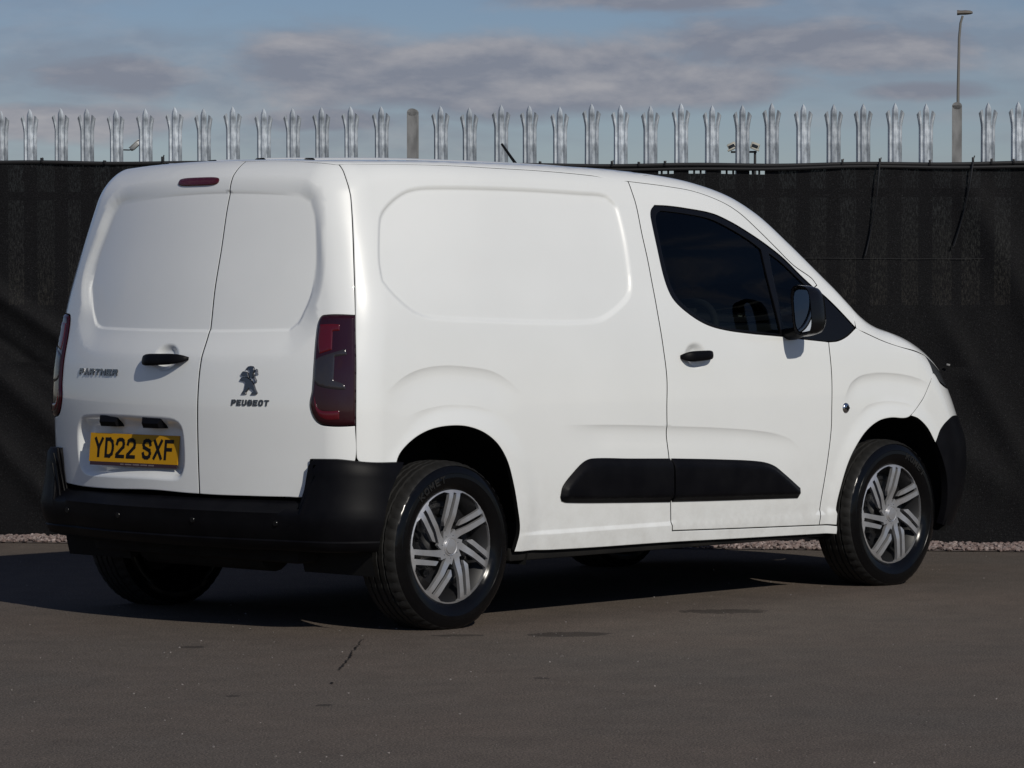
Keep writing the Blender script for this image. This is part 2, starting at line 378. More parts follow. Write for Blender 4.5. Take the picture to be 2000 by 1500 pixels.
OUT = {
 'quarter_s': [(-0.353,2.123),(-0.36,2.047),(-0.371,1.947),(-0.376,1.866),(-0.379,1.814),(-0.397,1.677),(-0.422,1.513),(-0.445,1.364),(-0.465,1.223),(-0.479,1.08),(-0.488,0.959),(-0.493,0.84),(-0.493,0.779),(-0.493,0.761),(-0.489,0.656),(-0.483,0.643),(-0.461,0.633),(-0.417,0.628),(-0.332,0.618),(-0.312,0.67),(-0.269,0.711),(-0.204,0.747),(-0.126,0.769),(-0.032,0.776),(0.05,0.769),(0.134,0.744),(0.206,0.7),(0.259,0.636),(0.298,0.546),(0.327,0.454),(0.348,0.369),(0.338,0.3),(0.331,0.27),(0.775,0.262),(1.243,0.259),(1.737,0.25),(2.36,0.24),(2.359,0.263),(2.354,0.283),(2.236,0.287),(1.727,0.3),(1.265,0.313),(1.25,0.424),(1.229,0.604),(1.213,0.707),(1.208,0.809),(1.212,0.93),(1.197,1.053),(1.174,1.222),(1.162,1.406),(1.151,1.555),(1.154,1.725),(1.147,1.833),(1.148,1.88),(0.923,1.92),(0.631,1.946),(0.343,1.958),(0.074,1.984),(-0.17,2.032),(-0.281,2.071)],
 'door_s': [(1.265,0.313),(1.727,0.3),(2.236,0.287),(2.242,0.398),(2.271,0.576),(2.29,0.706),(2.292,0.792),(2.295,0.92),(2.286,1.043),(2.286,1.07),(2.265,1.072),(2.094,1.085),(1.974,1.096),(1.746,1.111),(1.574,1.129),(1.461,1.155),(1.354,1.205),(1.283,1.26),(1.252,1.331),(1.233,1.465),(1.228,1.639),(1.238,1.692),(1.269,1.726),(1.352,1.725),(1.465,1.716),(1.636,1.695),(1.747,1.655),(1.857,1.601),(1.968,1.54),(2.078,1.469),(2.183,1.379),(2.25,1.324),(2.276,1.338),(2.248,1.375),(2.137,1.439),(2.031,1.53),(1.927,1.623),(1.826,1.713),(1.722,1.777),(1.558,1.834),(1.391,1.856),(1.148,1.88),(1.147,1.833),(1.154,1.725),(1.151,1.555),(1.162,1.406),(1.174,1.222),(1.197,1.053),(1.212,0.93),(1.208,0.809),(1.213,0.707),(1.229,0.604),(1.25,0.424)],
 'dlo_s': [(2.265,1.072),(2.094,1.085),(1.974,1.096),(1.746,1.111),(1.574,1.129),(1.461,1.155),(1.354,1.205),(1.283,1.26),(1.252,1.331),(1.233,1.465),(1.228,1.639),(1.238,1.692),(1.269,1.726),(1.352,1.725),(1.465,1.716),(1.636,1.695),(1.747,1.655),(1.857,1.601),(1.968,1.54),(2.078,1.469),(2.183,1.379),(2.25,1.324),(2.318,1.279),(2.486,1.132),(2.419,1.094),(2.351,1.074)],
 'glass_s': [(1.968,1.107),(1.748,1.124),(1.579,1.141),(1.479,1.166),(1.378,1.216),(1.308,1.274),(1.28,1.343),(1.26,1.473),(1.259,1.635),(1.272,1.675),(1.303,1.697),(1.457,1.685),(1.613,1.664),(1.727,1.621),(1.841,1.566),(1.928,1.513),(1.938,1.374),(1.95,1.225)],
 'quart_s': [(1.982,1.494),(2.065,1.444),(2.192,1.339),(2.187,1.29),(2.088,1.089),(1.999,1.101),(1.987,1.202),(1.981,1.375)],
 'fender_s': [(2.49,1.132),(2.55,1.109),(2.672,1.072),(2.798,1.044),(2.999,1.008),(3.027,0.966),(3.04,0.927),(3.0,0.878),(2.943,0.809),(2.848,0.747),(2.803,0.737),(2.699,0.741),(2.611,0.728),(2.521,0.685),(2.447,0.617),(2.401,0.55),(2.366,0.464),(2.345,0.374),(2.35,0.286),(2.236,0.287),(2.242,0.398),(2.271,0.576),(2.29,0.706),(2.292,0.792),(2.295,0.92),(2.286,1.043),(2.286,1.07),(2.351,1.074),(2.419,1.094)],
 'strip_r_s': [(0.574,0.484),(0.586,0.527),(0.646,0.581),(0.707,0.62),(0.758,0.63),(0.983,0.622),(1.229,0.614),(1.242,0.433),(0.902,0.445),(0.612,0.458),(0.582,0.466)],
 'strip_f_s': [(1.238,0.614),(1.544,0.6),(1.802,0.583),(1.899,0.563),(1.974,0.525),(2.087,0.459),(2.093,0.436),(2.075,0.414),(1.864,0.419),(1.541,0.426),(1.252,0.434)],
 'doorrear_s': [(1.265,0.313),(1.25,0.424),(1.229,0.604),(1.213,0.707),(1.208,0.809),(1.212,0.93),(1.197,1.053),(1.174,1.222),(1.162,1.406),(1.151,1.555),(1.154,1.725),(1.147,1.833),(1.148,1.88)],
 'doorfront_s': [(2.236,0.287),(2.242,0.398),(2.271,0.576),(2.29,0.706),(2.292,0.792),(2.295,0.92),(2.286,1.043),(2.286,1.07)],
 'doortop_s': [(1.148,1.88),(1.391,1.856),(1.558,1.834),(1.722,1.777),(1.826,1.713),(1.927,1.623),(2.031,1.53),(2.137,1.439),(2.248,1.375),(2.276,1.338)],
 'seam_s': [(-0.353,2.123),(-0.36,2.047),(-0.371,1.947),(-0.376,1.866),(-0.379,1.814),(-0.397,1.677),(-0.422,1.513),(-0.445,1.364),(-0.465,1.223)],
 'seam2_s': [(-0.464,1.214),(-0.479,1.08),(-0.488,0.959),(-0.493,0.84),(-0.493,0.779)],
 'seam3_s': [(-0.493,0.761),(-0.489,0.656)],
 'silltop_s': [(2.354,0.283),(2.236,0.287),(1.727,0.3),(1.265,0.313)],
 'roofseam_s': [(1.148,1.88),(0.923,1.92),(0.631,1.946),(0.343,1.958),(0.074,1.984),(-0.17,2.032),(-0.281,2.071),(-0.353,2.123)],
 'seam_r': [(-1.025,2.23),(-1.055,2.184),(-1.083,2.102),(-1.107,2.031),(-1.119,1.981),(-1.125,1.82),(-1.125,1.621),(-1.125,1.44),(-1.122,1.268)],
 'seam2_r': [(-1.126,1.258),(-1.122,1.092),(-1.119,0.943),(-1.117,0.796),(-1.117,0.72)],
 'seam3_r': [(-1.117,0.698),(-1.122,0.566)],
 'light_r': [(-1.126,1.258),(-0.901,1.234),(-0.878,1.22),(-0.865,1.193),(-0.853,1.13),(-0.842,1.012),(-0.832,0.898),(-0.821,0.86),(-0.821,0.829),(-0.837,0.792),(-0.864,0.764),(-0.908,0.747),(-1.117,0.72)],
 'split_r': [(-0.191,2.094),(-0.233,1.958),(-0.259,1.849),(-0.25,1.726),(-0.243,1.517),(-0.232,1.326),(-0.23,1.14),(-0.219,1.027),(-0.213,0.948),(-0.211,0.831),(-0.21,0.673),(-0.212,0.502)],
 'rdoorbot_r': [(-0.212,0.502),(-0.459,0.482),(-0.682,0.457),(-0.756,0.446)],
 'rdoortop_r': [(-0.185,2.106),(-0.438,2.129),(-0.595,2.152),(-0.759,2.161),(-0.88,2.173),(-0.97,2.202),(-1.025,2.23)],
 'ldoortop_r': [(-0.185,2.106),(0.038,2.1),(0.258,2.107),(0.433,2.099)],
 'roofseam_t': [(1.148,-0.809),(0.923,-0.782),(0.631,-0.765),(0.343,-0.757),(0.074,-0.74),(-0.17,-0.708),(-0.281,-0.684),(-0.353,-0.654)],
 'rdoortop_t': [(-0.434,-0.132),(-0.419,-0.307),(-0.405,-0.409),(-0.395,-0.516),(-0.385,-0.591),(-0.368,-0.634),(-0.353,-0.654)],
 'ldoortop_t': [(-0.434,-0.132),(-0.438,0.027),(-0.433,0.185),(-0.432,0.311)],
 'doortop_t': [(1.148,-0.809),(1.391,-0.825),(1.558,-0.841),(1.722,-0.883),(1.826,-0.935),(1.927,-1.02),(2.031,-1.126),(2.137,-1.251),(2.248,-1.357),(2.276,-1.428)],
 'fender_p': [(2.49,-0.895,1.131),(2.55,-0.899,1.109),(2.672,-0.904,1.073),(2.798,-0.908,1.045),(2.999,-0.887,1.007),(3.027,-0.897,0.966),(3.04,-0.905,0.927),(3.0,-0.915,0.878),(2.943,-0.918,0.807),(2.848,-0.919,0.744),(2.803,-0.919,0.733),(2.699,-0.919,0.738),(2.611,-0.918,0.725),(2.521,-0.918,0.68),(2.447,-0.916,0.612),(2.401,-0.913,0.545),(2.366,-0.907,0.46),(2.345,-0.899,0.375),(2.35,-0.887,0.295),(2.236,-0.887,0.296),(2.242,-0.901,0.397),(2.271,-0.914,0.571),(2.29,-0.918,0.702),(2.292,-0.919,0.789),(2.295,-0.916,0.92),(2.286,-0.909,1.045),(2.286,-0.906,1.071),(2.351,-0.905,1.075),(2.419,-0.902,1.094)],
 'whiteb_p': [(3.032,-0.912,0.621),(3.089,-0.912,0.679),(3.138,-0.91,0.712),(3.212,-0.89,0.732)],
 'doortop_p': [(1.148,-0.762,1.73),(1.391,-0.767,1.715),(1.558,-0.769,1.698),(1.722,-0.779,1.659),(1.826,-0.79,1.614),(1.927,-0.805,1.547),(2.031,-0.819,1.473),(2.137,-0.832,1.398),(2.248,-0.841,1.344),(2.276,-0.849,1.314)],
 'q_siderec': [(-0.012,1.664),(0.429,1.669),(0.845,1.662),(0.982,1.654),(1.023,1.618),(1.028,1.532),(1.029,1.41),(1.023,1.309),(0.998,1.266),(0.901,1.209),(0.811,1.178),(0.62,1.17),(0.212,1.179),(-0.132,1.193),(-0.211,1.216),(-0.289,1.274),(-0.329,1.323),(-0.322,1.397),(-0.278,1.531),(-0.256,1.566),(-0.19,1.614),(-0.111,1.65)],
 'q_brow_r': [(-0.363,0.913),(-0.278,0.963),(-0.186,0.991),(-0.074,1.001),(0.048,0.995),(0.176,0.978),(0.254,0.949),(0.333,0.901)],
 'q_brow_r2': [(-0.265,0.814),(-0.173,0.839),(-0.053,0.852),(0.072,0.847),(0.19,0.823)],
 'q_crease': [(0.599,0.76),(0.899,0.753),(1.212,0.74),(1.54,0.724),(1.831,0.701),(1.989,0.671),(2.103,0.609)],
 'q_brow_f': [(2.381,0.838),(2.433,0.898),(2.522,0.928),(2.639,0.935),(2.806,0.924),(2.926,0.902),(2.981,0.885)],
 'q_brow_f2': [(2.482,0.759),(2.544,0.795),(2.672,0.81),(2.802,0.801),(2.896,0.778)],
 'q_rout': [(0.526,1.662),(0.453,1.699),(0.302,1.719),(0.074,1.725),(-0.183,1.727),(-0.4,1.718),(-0.515,1.704),(-0.598,1.672),(-0.639,1.617),(-0.668,1.531),(-0.699,1.363),(-0.698,1.296),(-0.677,1.197),(-0.646,1.104),(-0.61,1.051),(-0.568,1.03),(-0.21,1.023),(0.099,1.027),(0.392,1.033),(0.512,1.054),(0.598,1.124),(0.685,1.229),(0.712,1.337),(0.7,1.43),(0.655,1.529),(0.581,1.621)],
 'q_rin': [(-0.206,1.659),(-0.025,1.659),(0.189,1.652),(0.358,1.64),(0.451,1.628),(0.497,1.597),(0.54,1.512),(0.585,1.413),(0.604,1.328),(0.587,1.265),(0.547,1.195),(0.505,1.152),(0.451,1.139),(-0.21,1.131),(-0.582,1.136),(-0.614,1.163),(-0.632,1.203),(-0.655,1.277),(-0.656,1.363),(-0.64,1.464),(-0.617,1.564),(-0.591,1.618),(-0.541,1.64),(-0.433,1.651)],
 'q_plate': [(0.534,0.788),(0.495,0.797),(0.322,0.804),(0.117,0.803),(-0.063,0.799),(-0.108,0.785),(-0.129,0.758),(-0.137,0.688),(-0.134,0.618),(-0.118,0.579),(-0.087,0.564),(0.09,0.564),(0.335,0.562),(0.502,0.563),(0.548,0.582),(0.568,0.617),(0.576,0.69),(0.567,0.751)],
 'lamp_top_r': [(-0.885,1.189),(-0.959,1.196),(-1.014,1.198),(-1.01,1.168),(-0.966,1.162),(-0.96,1.076),(-0.882,1.055),(-0.873,1.11)],
 'lamp_clear_r': [(-0.863,1.033),(-1.012,1.075),(-1.053,1.084),(-1.057,1.055),(-0.977,1.045),(-0.968,0.941),(-1.041,0.917),(-1.046,0.896),(-1.011,0.896),(-0.881,0.916),(-0.856,0.935),(-0.861,1.011)],
 'lamp_low_r': [(-0.85,0.878),(-0.872,0.825),(-0.902,0.81),(-1.004,0.804),(-1.004,0.765),(-0.927,0.77),(-0.881,0.788),(-0.856,0.822)],
 'lamp_mid_r': [(-0.977,1.045),(-1.082,1.055),(-1.107,0.988),(-1.08,0.917),(-1.041,0.917),(-0.968,0.941)],
}
# ------------------------------------------------------------------ panels cut from the body field
def chaikin_loop(pts, step=.012, corner=38, closed=True):
    """Catmull-Rom through the points, sharp where the outline turns by more than `corner` degrees"""
    P = np.array(pts, float)
    if closed and np.allclose(P[0], P[-1]): P = P[:-1]
    n = len(P); out = []
    def turn(i):
        if not closed and (i == 0 or i == n-1): return 180
        a = P[i] - P[i-1]; b = P[(i+1) % n] - P[i]
        c = np.dot(a, b)/(np.linalg.norm(a)*np.linalg.norm(b) + 1e-12); return math.degrees(math.acos(max(-1, min(1, c))))
    sharp = [turn(i) > corner for i in range(n)]
    for i in range(n if closed else n-1):
        p1, p2 = P[i], P[(i+1) % n]
        p0 = P[i-1] if not sharp[i] else 2*p1 - p2
        p3 = P[(i+2) % n] if not sharp[(i+1) % n] else 2*p2 - p1
        d = np.linalg.norm(p2 - p1); m = max(1, int(math.ceil(d/step)))
        d0 = max(np.linalg.norm(p1-p0), 1e-6); d2 = max(np.linalg.norm(p3-p2), 1e-6)
        m1 = (p2-p0)/(d0+d)*d; m2 = (p3-p1)/(d+d2)*d
        for k in range(m):
            t = k/m
            out.append((2*t**3-3*t**2+1)*p1 + (t**3-2*t**2+t)*m1 + (-2*t**3+3*t**2)*p2 + (t**3-t**2)*m2)
    if not closed: out.append(P[-1])
    return np.array(out)
def area2(P): Q = np.roll(P, -1, 0); return np.sum(P[:, 0]*Q[:, 1] - Q[:, 0]*P[:, 1])
def inset(P, d):
    """move a closed outline inwards by d (negative: outwards)"""
    P = np.asarray(P); s = 1 if area2(P) > 0 else -1
    T = np.roll(P, -1, 0) - P; T /= np.linalg.norm(T, axis=1, keepdims=True) + 1e-12
    N = np.stack([-T[:, 1], T[:, 0]], 1)*s; Np = np.roll(N, 1, 0); B = N + Np
    B /= np.maximum(np.sum(B*B, 1, keepdims=True), .5)/2
    return P + B*d
def contour_pts(poly, offs, step):
    R = chaikin_loop(poly, step); return [(inset(R, -o), True) for o in offs]

def panel(name, loops, chart, m, parent, grid=.03, gap=.0026, depth=.014, off=0., height=None, step=.012, extra=None, relief=True, roll=.0014, keep=None, corner=38):
    """sheet-metal (or moulding) panel: outline(s) in chart coordinates -> mesh on the body surface, with a turned-in edge"""
    Ls = []
    for k, lp in enumerate(loops):
        R = chaikin_loop(lp, step, corner); Ls.append(inset(R, gap if k == 0 else -gap))
    A = np.concatenate(Ls); lo, hi = A.min(0), A.max(0)
    gx, gy = np.meshgrid(np.arange(lo[0]+grid*.5, hi[0], grid), np.arange(lo[1]+grid*.5, hi[1], grid))
    gy = gy + (np.arange(gx.shape[1]) % 2)*grid*.5
    G = np.stack([gx.ravel(), gy.ravel()], 1)
    def sdist(Q):
        s = poly_sd(Q[:, 0], Q[:, 1], Ls[0])
        for h in Ls[1:]: s = np.maximum(s, -poly_sd(Q[:, 0], Q[:, 1], h))
        return s
    G = G[sdist(G) < -.020]
    rows = list(extra) if extra is not None else []          # feature lines: kept as edges so that creases stay straight
    if rows:
        allp = np.concatenate([r[0] for r in rows]); allp = allp[sdist(allp) < .02]
        if len(allp):
            kd = KDTree(len(allp))
            for i, e in enumerate(allp): kd.insert((e[0], e[1], 0), i)
            kd.balance(); G = G[np.array([kd.find((g[0], g[1], 0))[2] for g in G]) > grid*.5]
    for d in ((.004, .012) if height is None else height[1]):
        for k, l in enumerate(Ls): rows.append((inset(l, d if k == 0 else -d), True, d*.85))
    P2d = [A]; edges = []; b = 0
    for l in Ls:
        n = len(l); edges += [(b+i, b+(i+1) % n) for i in range(n)]; b += n
    for r in rows:
        q = r[0]; lim = r[2] if len(r) > 2 else .0135
        keep_ = sdist(q) < -lim; n = len(q); idx_ = np.cumsum(keep_) - 1 + b
        for i in range(n if r[1] else n-1):
            j = (i+1) % n
            if keep_[i] and keep_[j]: edges.append((int(idx_[i]), int(idx_[j])))
        P2d.append(q[keep_]); b += int(keep_.sum())
    pts = np.concatenate(P2d + [G])
    vo, eo, fo = delaunay_2d_cdt([Vector(map(float, p)) for p in pts], edges, [], 0, 1e-5, False)[:3]
    Q = np.array([v[:] for v in vo]); T = np.array([f for f in fo if len(f) == 3], int)
    cen = Q[T].mean(1); T = T[sdist(cen) < 0]
    O, D = chart(Q[:, 0], Q[:, 1]); P = shoot(O, D, .25, 3.2, relief); N = grad(P, relief)
    sdv = sdist(Q)
    o = np.full(len(Q), float(off))
    if height is not None: o = o + height[0](-sdv, Q)
    P = P + N*o[:, None]
    # orient faces outwards
    fn = np.cross(P[T[:, 1]]-P[T[:, 0]], P[T[:, 2]]-P[T[:, 0]])
    fl = np.sum(fn*N[T].mean(1), 1) < 0; T[fl] = T[fl][:, ::-1]
    if height is not None:                                   # true shading normals of the raised shape
        fn = np.cross(P[T[:, 1]]-P[T[:, 0]], P[T[:, 2]]-P[T[:, 0]]); N = np.zeros_like(P)
        for k in range(3): np.add.at(N, T[:, k], fn)
        N /= np.linalg.norm(N, axis=1, keepdims=True) + 1e-12
    ed = {}
    for a, b_, c in T:
        for e in ((a, b_), (b_, c), (c, a)): ed[e] = 1
    bd = [e for e in ed if (e[1], e[0]) not in ed]
    out = np.zeros_like(P)
    for a, b_ in bd:
        t = P[b_]-P[a]; n = N[a]+N[b_]; q = np.cross(t, n); q /= np.linalg.norm(q)+1e-12; out[a] += q; out[b_] += q
    ln = np.linalg.norm(out, axis=1); isb = ln > 1e-6; out[isb] /= ln[isb][:, None]
    Nn = N.copy(); P2 = P.copy()
    P2[isb] -= N[isb]*roll; Nn[isb] = N[isb] + .40*out[isb]; Nn /= np.linalg.norm(Nn, axis=1, keepdims=True)+1e-12
    idx = np.flatnonzero(isb); mp = {i: k for k, i in enumerate(idx)}; nb = len(P2)
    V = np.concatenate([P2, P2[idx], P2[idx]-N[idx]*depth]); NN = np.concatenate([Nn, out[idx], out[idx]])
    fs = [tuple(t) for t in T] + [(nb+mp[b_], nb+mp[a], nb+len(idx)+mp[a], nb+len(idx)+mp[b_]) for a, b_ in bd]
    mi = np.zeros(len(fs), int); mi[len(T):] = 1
    r = obj(name, V, fs, [m, M['gap_shade'] if m is M['paint'] else m], parent, normals=NN, mi=mi); r['_cn'] = 1  # white panels get black turned-in edges, so shade in the gaps is coloured in
    return r

def path3(chart, pts, step=.02):
    R = chaikin_loop(pts, step, closed=False); O, D = chart(R[:, 0], R[:, 1]); return shoot(O, D, .25, 3.2, False)
def gap_strip(name, chart, pts, parent, w=.016, deep=.011, m=None):
    """dark strip added under a panel gap to block light and keep the gap dark"""
    R = chaikin_loop(pts, .02, closed=False); T = np.gradient(R, axis=0); T /= np.linalg.norm(T, axis=1, keepdims=True)+1e-12
    Nn = np.stack([-T[:, 1], T[:, 0]], 1); rows = []
    for s in (-w, 0, w):
        q = R + Nn*s; O, D = chart(q[:, 0], q[:, 1]); P = shoot(O, D, .25, 3.2, True); rows.append(P - grad(P, True)*deep)
    n = len(R); V = np.concatenate(rows); fs = []
    for k in range(2):
        for i in range(n-1): fs.append((k*n+i, k*n+i+1, (k+1)*n+i+1, (k+1)*n+i))
    return obj(name, V, fs, m or M['gap_shade'], parent)
def rear_pt(v, z, off=0., relief=True):
    v = np.asarray(v, float); z = np.asarray(z, float)
    O = np.stack([0*v + .2, v, z], -1); D = np.stack([0*v - 1, 0*v, 0*v], -1)
    P = shoot(O, D, .1, 1.5, relief); return P + grad(P, relief)*off
def side_pt(u, z, off=0., relief=True):
    u = np.asarray(u, float); z = np.asarray(z, float)
    O = np.stack([u, 0*u, z], -1); D = np.stack([0*u, 0*u - 1, 0*u], -1)
    P = shoot(O, D, .1, 1.5, relief); return P + grad(P, relief)*off

# ------------------------------------------------------------------ relief pressed into the sheet metal
def boxed(fn, x0, x1, y0, y1):
    def g(x, y):
        r = np.zeros(np.shape(x)); k = (x > x0) & (x < x1) & (y > y0) & (y < y1)
        if k.any(): r[k] = fn(x[k], y[k])
        return r
    return g
q_side = chaikin_loop(OUT['q_siderec'], .035)
SIDE_RELIEF.append(boxed(lambda u, z: -.011*(1 - sstep(-.002, .021, poly_sd(u, z, q_side))), -.42, 1.12, 1.10, 1.74))
def fold(pts, A, T, fade):
    pts = np.array(pts); f = spl(pts[:, 0], pts[:, 1]); x0, x1 = pts[0, 0], pts[-1, 0]
    def g(u, z):
        t = np.maximum(f(u) - z, 0)/T
        return -A*t*np.exp(1 - t)*sstep(x0 - fade*.2, x0 + fade, u)*(1 - sstep(x1 - fade, x1 + fade*.2, u))
    return boxed(g, x0 - fade, x1 + fade, pts[:, 1].min() - T*6, pts[:, 1].max() + .01)
SIDE_RELIEF.append(fold(OUT['q_brow_r'], .0060, .040, .16))
SIDE_RELIEF.append(fold(OUT['q_brow_r2'], .0022, .030, .10))
SIDE_RELIEF.append(fold(OUT['q_crease'], .0060, .040, .25))
SIDE_RELIEF.append(fold(OUT['q_brow_f'], .0060, .036, .10))
SIDE_RELIEF.append(fold(OUT['q_brow_f2'], .0022, .028, .08))
def flare(uc, zc, R):                                         # lip round a wheel opening
    return boxed(lambda u, z: .009*(1 - sstep(0, .10, np.hypot(u - uc, (z - zc)) - R)), uc-.6, uc+.6, .2, 1.0)
SIDE_RELIEF.append(flare(.005, .39, .37)); SIDE_RELIEF.append(flare(2.745, .36, .375))
SIDE_RELIEF.append(boxed(lambda u, z: .010*(1 - sstep(.335, .352, z))*sstep(.30, .55, u), .3, 2.45, .2, .4))
def cup(xc, yc, rx, ry, d):
    return boxed(lambda x, y: -d*(1 - sstep(.35, 1.0, np.hypot((x-xc)/rx, (y-yc)/ry))), xc-rx, xc+rx, yc-ry, yc+ry)
SIDE_RELIEF.append(cup(1.395, 1.022, .072, .056, .017))
q_in = chaikin_loop(OUT['q_rin'], .03); q_pl = chaikin_loop(OUT['q_plate'], .03)
RAMP_W = spl([.9, 1.14, 1.24, 1.50, 1.60, 1.66, 1.8], [.100, .100, .052, .046, .056, .064, .064])
def rear_pane(v, z):
    b = poly_sd(v, z, q_in); t = np.clip(1 - b/RAMP_W(z), 0, 1)
    return -.020*(.75*t + .25*t*t*(3-2*t)) - .007*sstep(.006, -.006, b)
REAR_RELIEF.append(boxed(rear_pane, -.78, .80, .98, 1.76))
REAR_RELIEF.append(boxed(lambda v, z: -.042*sstep(.003, -.048, poly_sd(v, z, q_pl)), -.2, .62, .52, .84))
REAR_RELIEF.append(cup(-.02, 1.030, .075, .055, .020))

# ------------------------------------------------------------------ the van
van = empty('delivery_van', (0, 0, 0))
tag(van, 'white panel van with black bumpers and side strip, seen from its rear right corner', 'van')

# --- right-hand side panels (the left ones are mirrored)
rec_x = contour_pts(OUT['q_siderec'], (-.014, -.006, 0, .006, .012, .018, .024), .02)
def to_side(rows): return [(inv_side(side_pt(r[0][:, 0], r[0][:, 1], relief=False)), r[1]) for r in rows]
def to_rear(rows): return [(inv_rear(rear_pt(r[0][:, 0], r[0][:, 1], relief=False)), r[1]) for r in rows]
rec_x = to_side(rec_x)
fold_x = []
for k_ in ('q_brow_r', 'q_brow_r2', 'q_crease', 'q_brow_f', 'q_brow_f2'):
    R_ = chaikin_loop(OUT[k_], .014, closed=False); R_ = np.concatenate([R_[:1] - np.array([[.03, .0]]), R_, R_[-1:] + np.array([[.03, .0]])])
    fold_x += [(R_ - np.array([[0, o]]), False) for o in (-.006, -.0015, .0015, .006, .012, .020, .03, .042)]
fold_x += [(np.stack([np.arange(.36, 1.26, .02), 0*np.arange(.36, 1.26, .02) + z_], 1), False) for z_ in (.328, .334, .339, .344, .349, .354, .36)]
aa = np.linspace(0, 2*math.pi, 40, endpoint=False)
fold_x += [(np.stack([1.395 + .072*r_*np.cos(aa), 1.022 + .056*r_*np.sin(aa)], 1), True) for r_ in (.2, .35, .5, .65, .8, .95, 1.05)]
fold_x = to_side(fold_x); rec_x = rec_x + fold_x
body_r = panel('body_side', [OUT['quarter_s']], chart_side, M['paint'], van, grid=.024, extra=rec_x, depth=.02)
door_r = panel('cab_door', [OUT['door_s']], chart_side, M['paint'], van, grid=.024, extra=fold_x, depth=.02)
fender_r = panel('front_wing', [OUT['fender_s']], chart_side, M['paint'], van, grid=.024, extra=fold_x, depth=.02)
sides = [body_r, door_r, fender_r]
# A-pillar strip between door top and windscreen
edge_t = [(1.149, -.782), (1.3, -.748), (1.5, -.716), (1.7, -.715), (1.85, -.745), (2.1, -.855), (2.35, -1.06), (2.52, -1.33)]
dt = np.array(OUT['doortop_s']); dl = np.array(OUT['dlo_s'])
edge_P = path3(chart_top, edge_t, .06); edge_s = inv_side(edge_P)
fen = np.array(OUT['fender_s'])
pillar = np.concatenate([dt, dl[21:24], edge_s[::-1]])
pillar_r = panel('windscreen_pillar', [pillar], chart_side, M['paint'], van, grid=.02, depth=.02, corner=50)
sides.append(pillar_r)
gap_strip('door_gap_strip', chart_side, OUT['doorrear_s'], van); gap_strip('door_gap_strip', chart_side, OUT['doorfront_s'], van)
gap_strip('door_gap_strip', chart_side, OUT['doortop_s'], van); gap_strip('door_gap_strip', chart_side, OUT['silltop_s'], van)
gap_strip('door_gap_strip', chart_side, OUT['seam_s'] + OUT['seam2_s'][1:] + OUT['seam3_s'], van)
gap_strip('roof_gap_strip', chart_side, OUT['roofseam_s'], van)
# window surround, panes
frame_r = panel('window_surround', [dl, OUT['glass_s'], OUT['quart_s']], chart_side, M['trim'], door_r, grid=.03, off=-.004, gap=.001, depth=.012)
glass_r = panel('window_glass', [OUT['glass_s']], chart_side, M['glass'], door_r, grid=.05, off=-.011, gap=-.004, depth=.004)
quart_r = panel('quarter_glass', [OUT['quart_s']], chart_side, M['glass'], door_r, grid=.05, off=-.010, gap=-.004, depth=.004)
# black rubbing strips, with a chamfer all round
def strip_h(ext):
    E_ = chaikin_loop(ext, .012)
    def g(d, Q):
        e = -poly_sd(Q[:, 0], Q[:, 1], E_); return .004 + .019*sstep(0, .030, e)*(1 - .30*sstep(.55, .64, Q[:, 1]))
    return (g, (.008, .016, .024, .034))
sr_ = np.array(OUT['strip_r_s']); sf_ = np.array(OUT['strip_f_s']); e1_ = sr_.copy(); e1_[6:8, 0] += .08; e2_ = sf_.copy(); e2_[[0, -1], 0] -= .08
strip1 = panel('rubbing_strip', [sr_], chart_side, M['black_plastic'], van, grid=.02, height=strip_h(e1_), depth=.024, gap=.001, roll=0)
strip2 = panel('rubbing_strip', [sf_], chart_side, M['black_plastic'], door_r, grid=.02, height=strip_h(e2_), depth=.024, gap=.001, roll=0)

# door handle: pad with tapered ends standing off the cup
def handle(name, fpt, xc, yc, L, h, parent, flip=1):
    n = 22; V = []; Fc = []; m = 12
    for i in range(n):
        s = -1 + 2*i/(n-1); x = xc + s*L/2; hw = h/2*(1 - .75*abs(s)**5)*(1 - .12*s*flip) + .002
        stand = .030*(1 - abs(s)**4) + .004; thick = .011*(1-.6*abs(s)**4)
        base = fpt(x, yc, .0)
        nrm = fpt(x, yc, 1.0) - base
        for k in range(m):
            a = 2*math.pi*k/m; yy = yc + .004*s*flip + hw*np.sign(math.cos(a))*abs(math.cos(a))**.7
            o = stand + thick*np.sign(math.sin(a))*abs(math.sin(a))**.7
            V.append(fpt(x, yy, 0.) + nrm*o)
    for i in range(n-1):
        for k in range(m): Fc.append((i*m+k, i*m+(k+1) % m, (i+1)*m+(k+1) % m, (i+1)*m+k))
    Fc += [tuple(range(m)), tuple(range((n-1)*m, n*m))]
    bm = bmesh.new(); vs_ = [bm.verts.new(p) for p in V]
    for f in Fc: bm.faces.new([vs_[i] for i in f])
    return from_bm(name, bm, M['black_plastic'], parent, smooth=60)
def fs_flat(x, y, o): return np.array([x, float(f_side(np.array(x), np.array(0.), np.array(y), False)) - o, y])
def fr_flat(x, y, o): return np.array([float(f_rear(np.array(0.), np.array(x), np.array(y), False)) - o, x, y])
h_side = handle('door_handle', fs_flat, 1.395, 1.022, .196, .038, door_r)
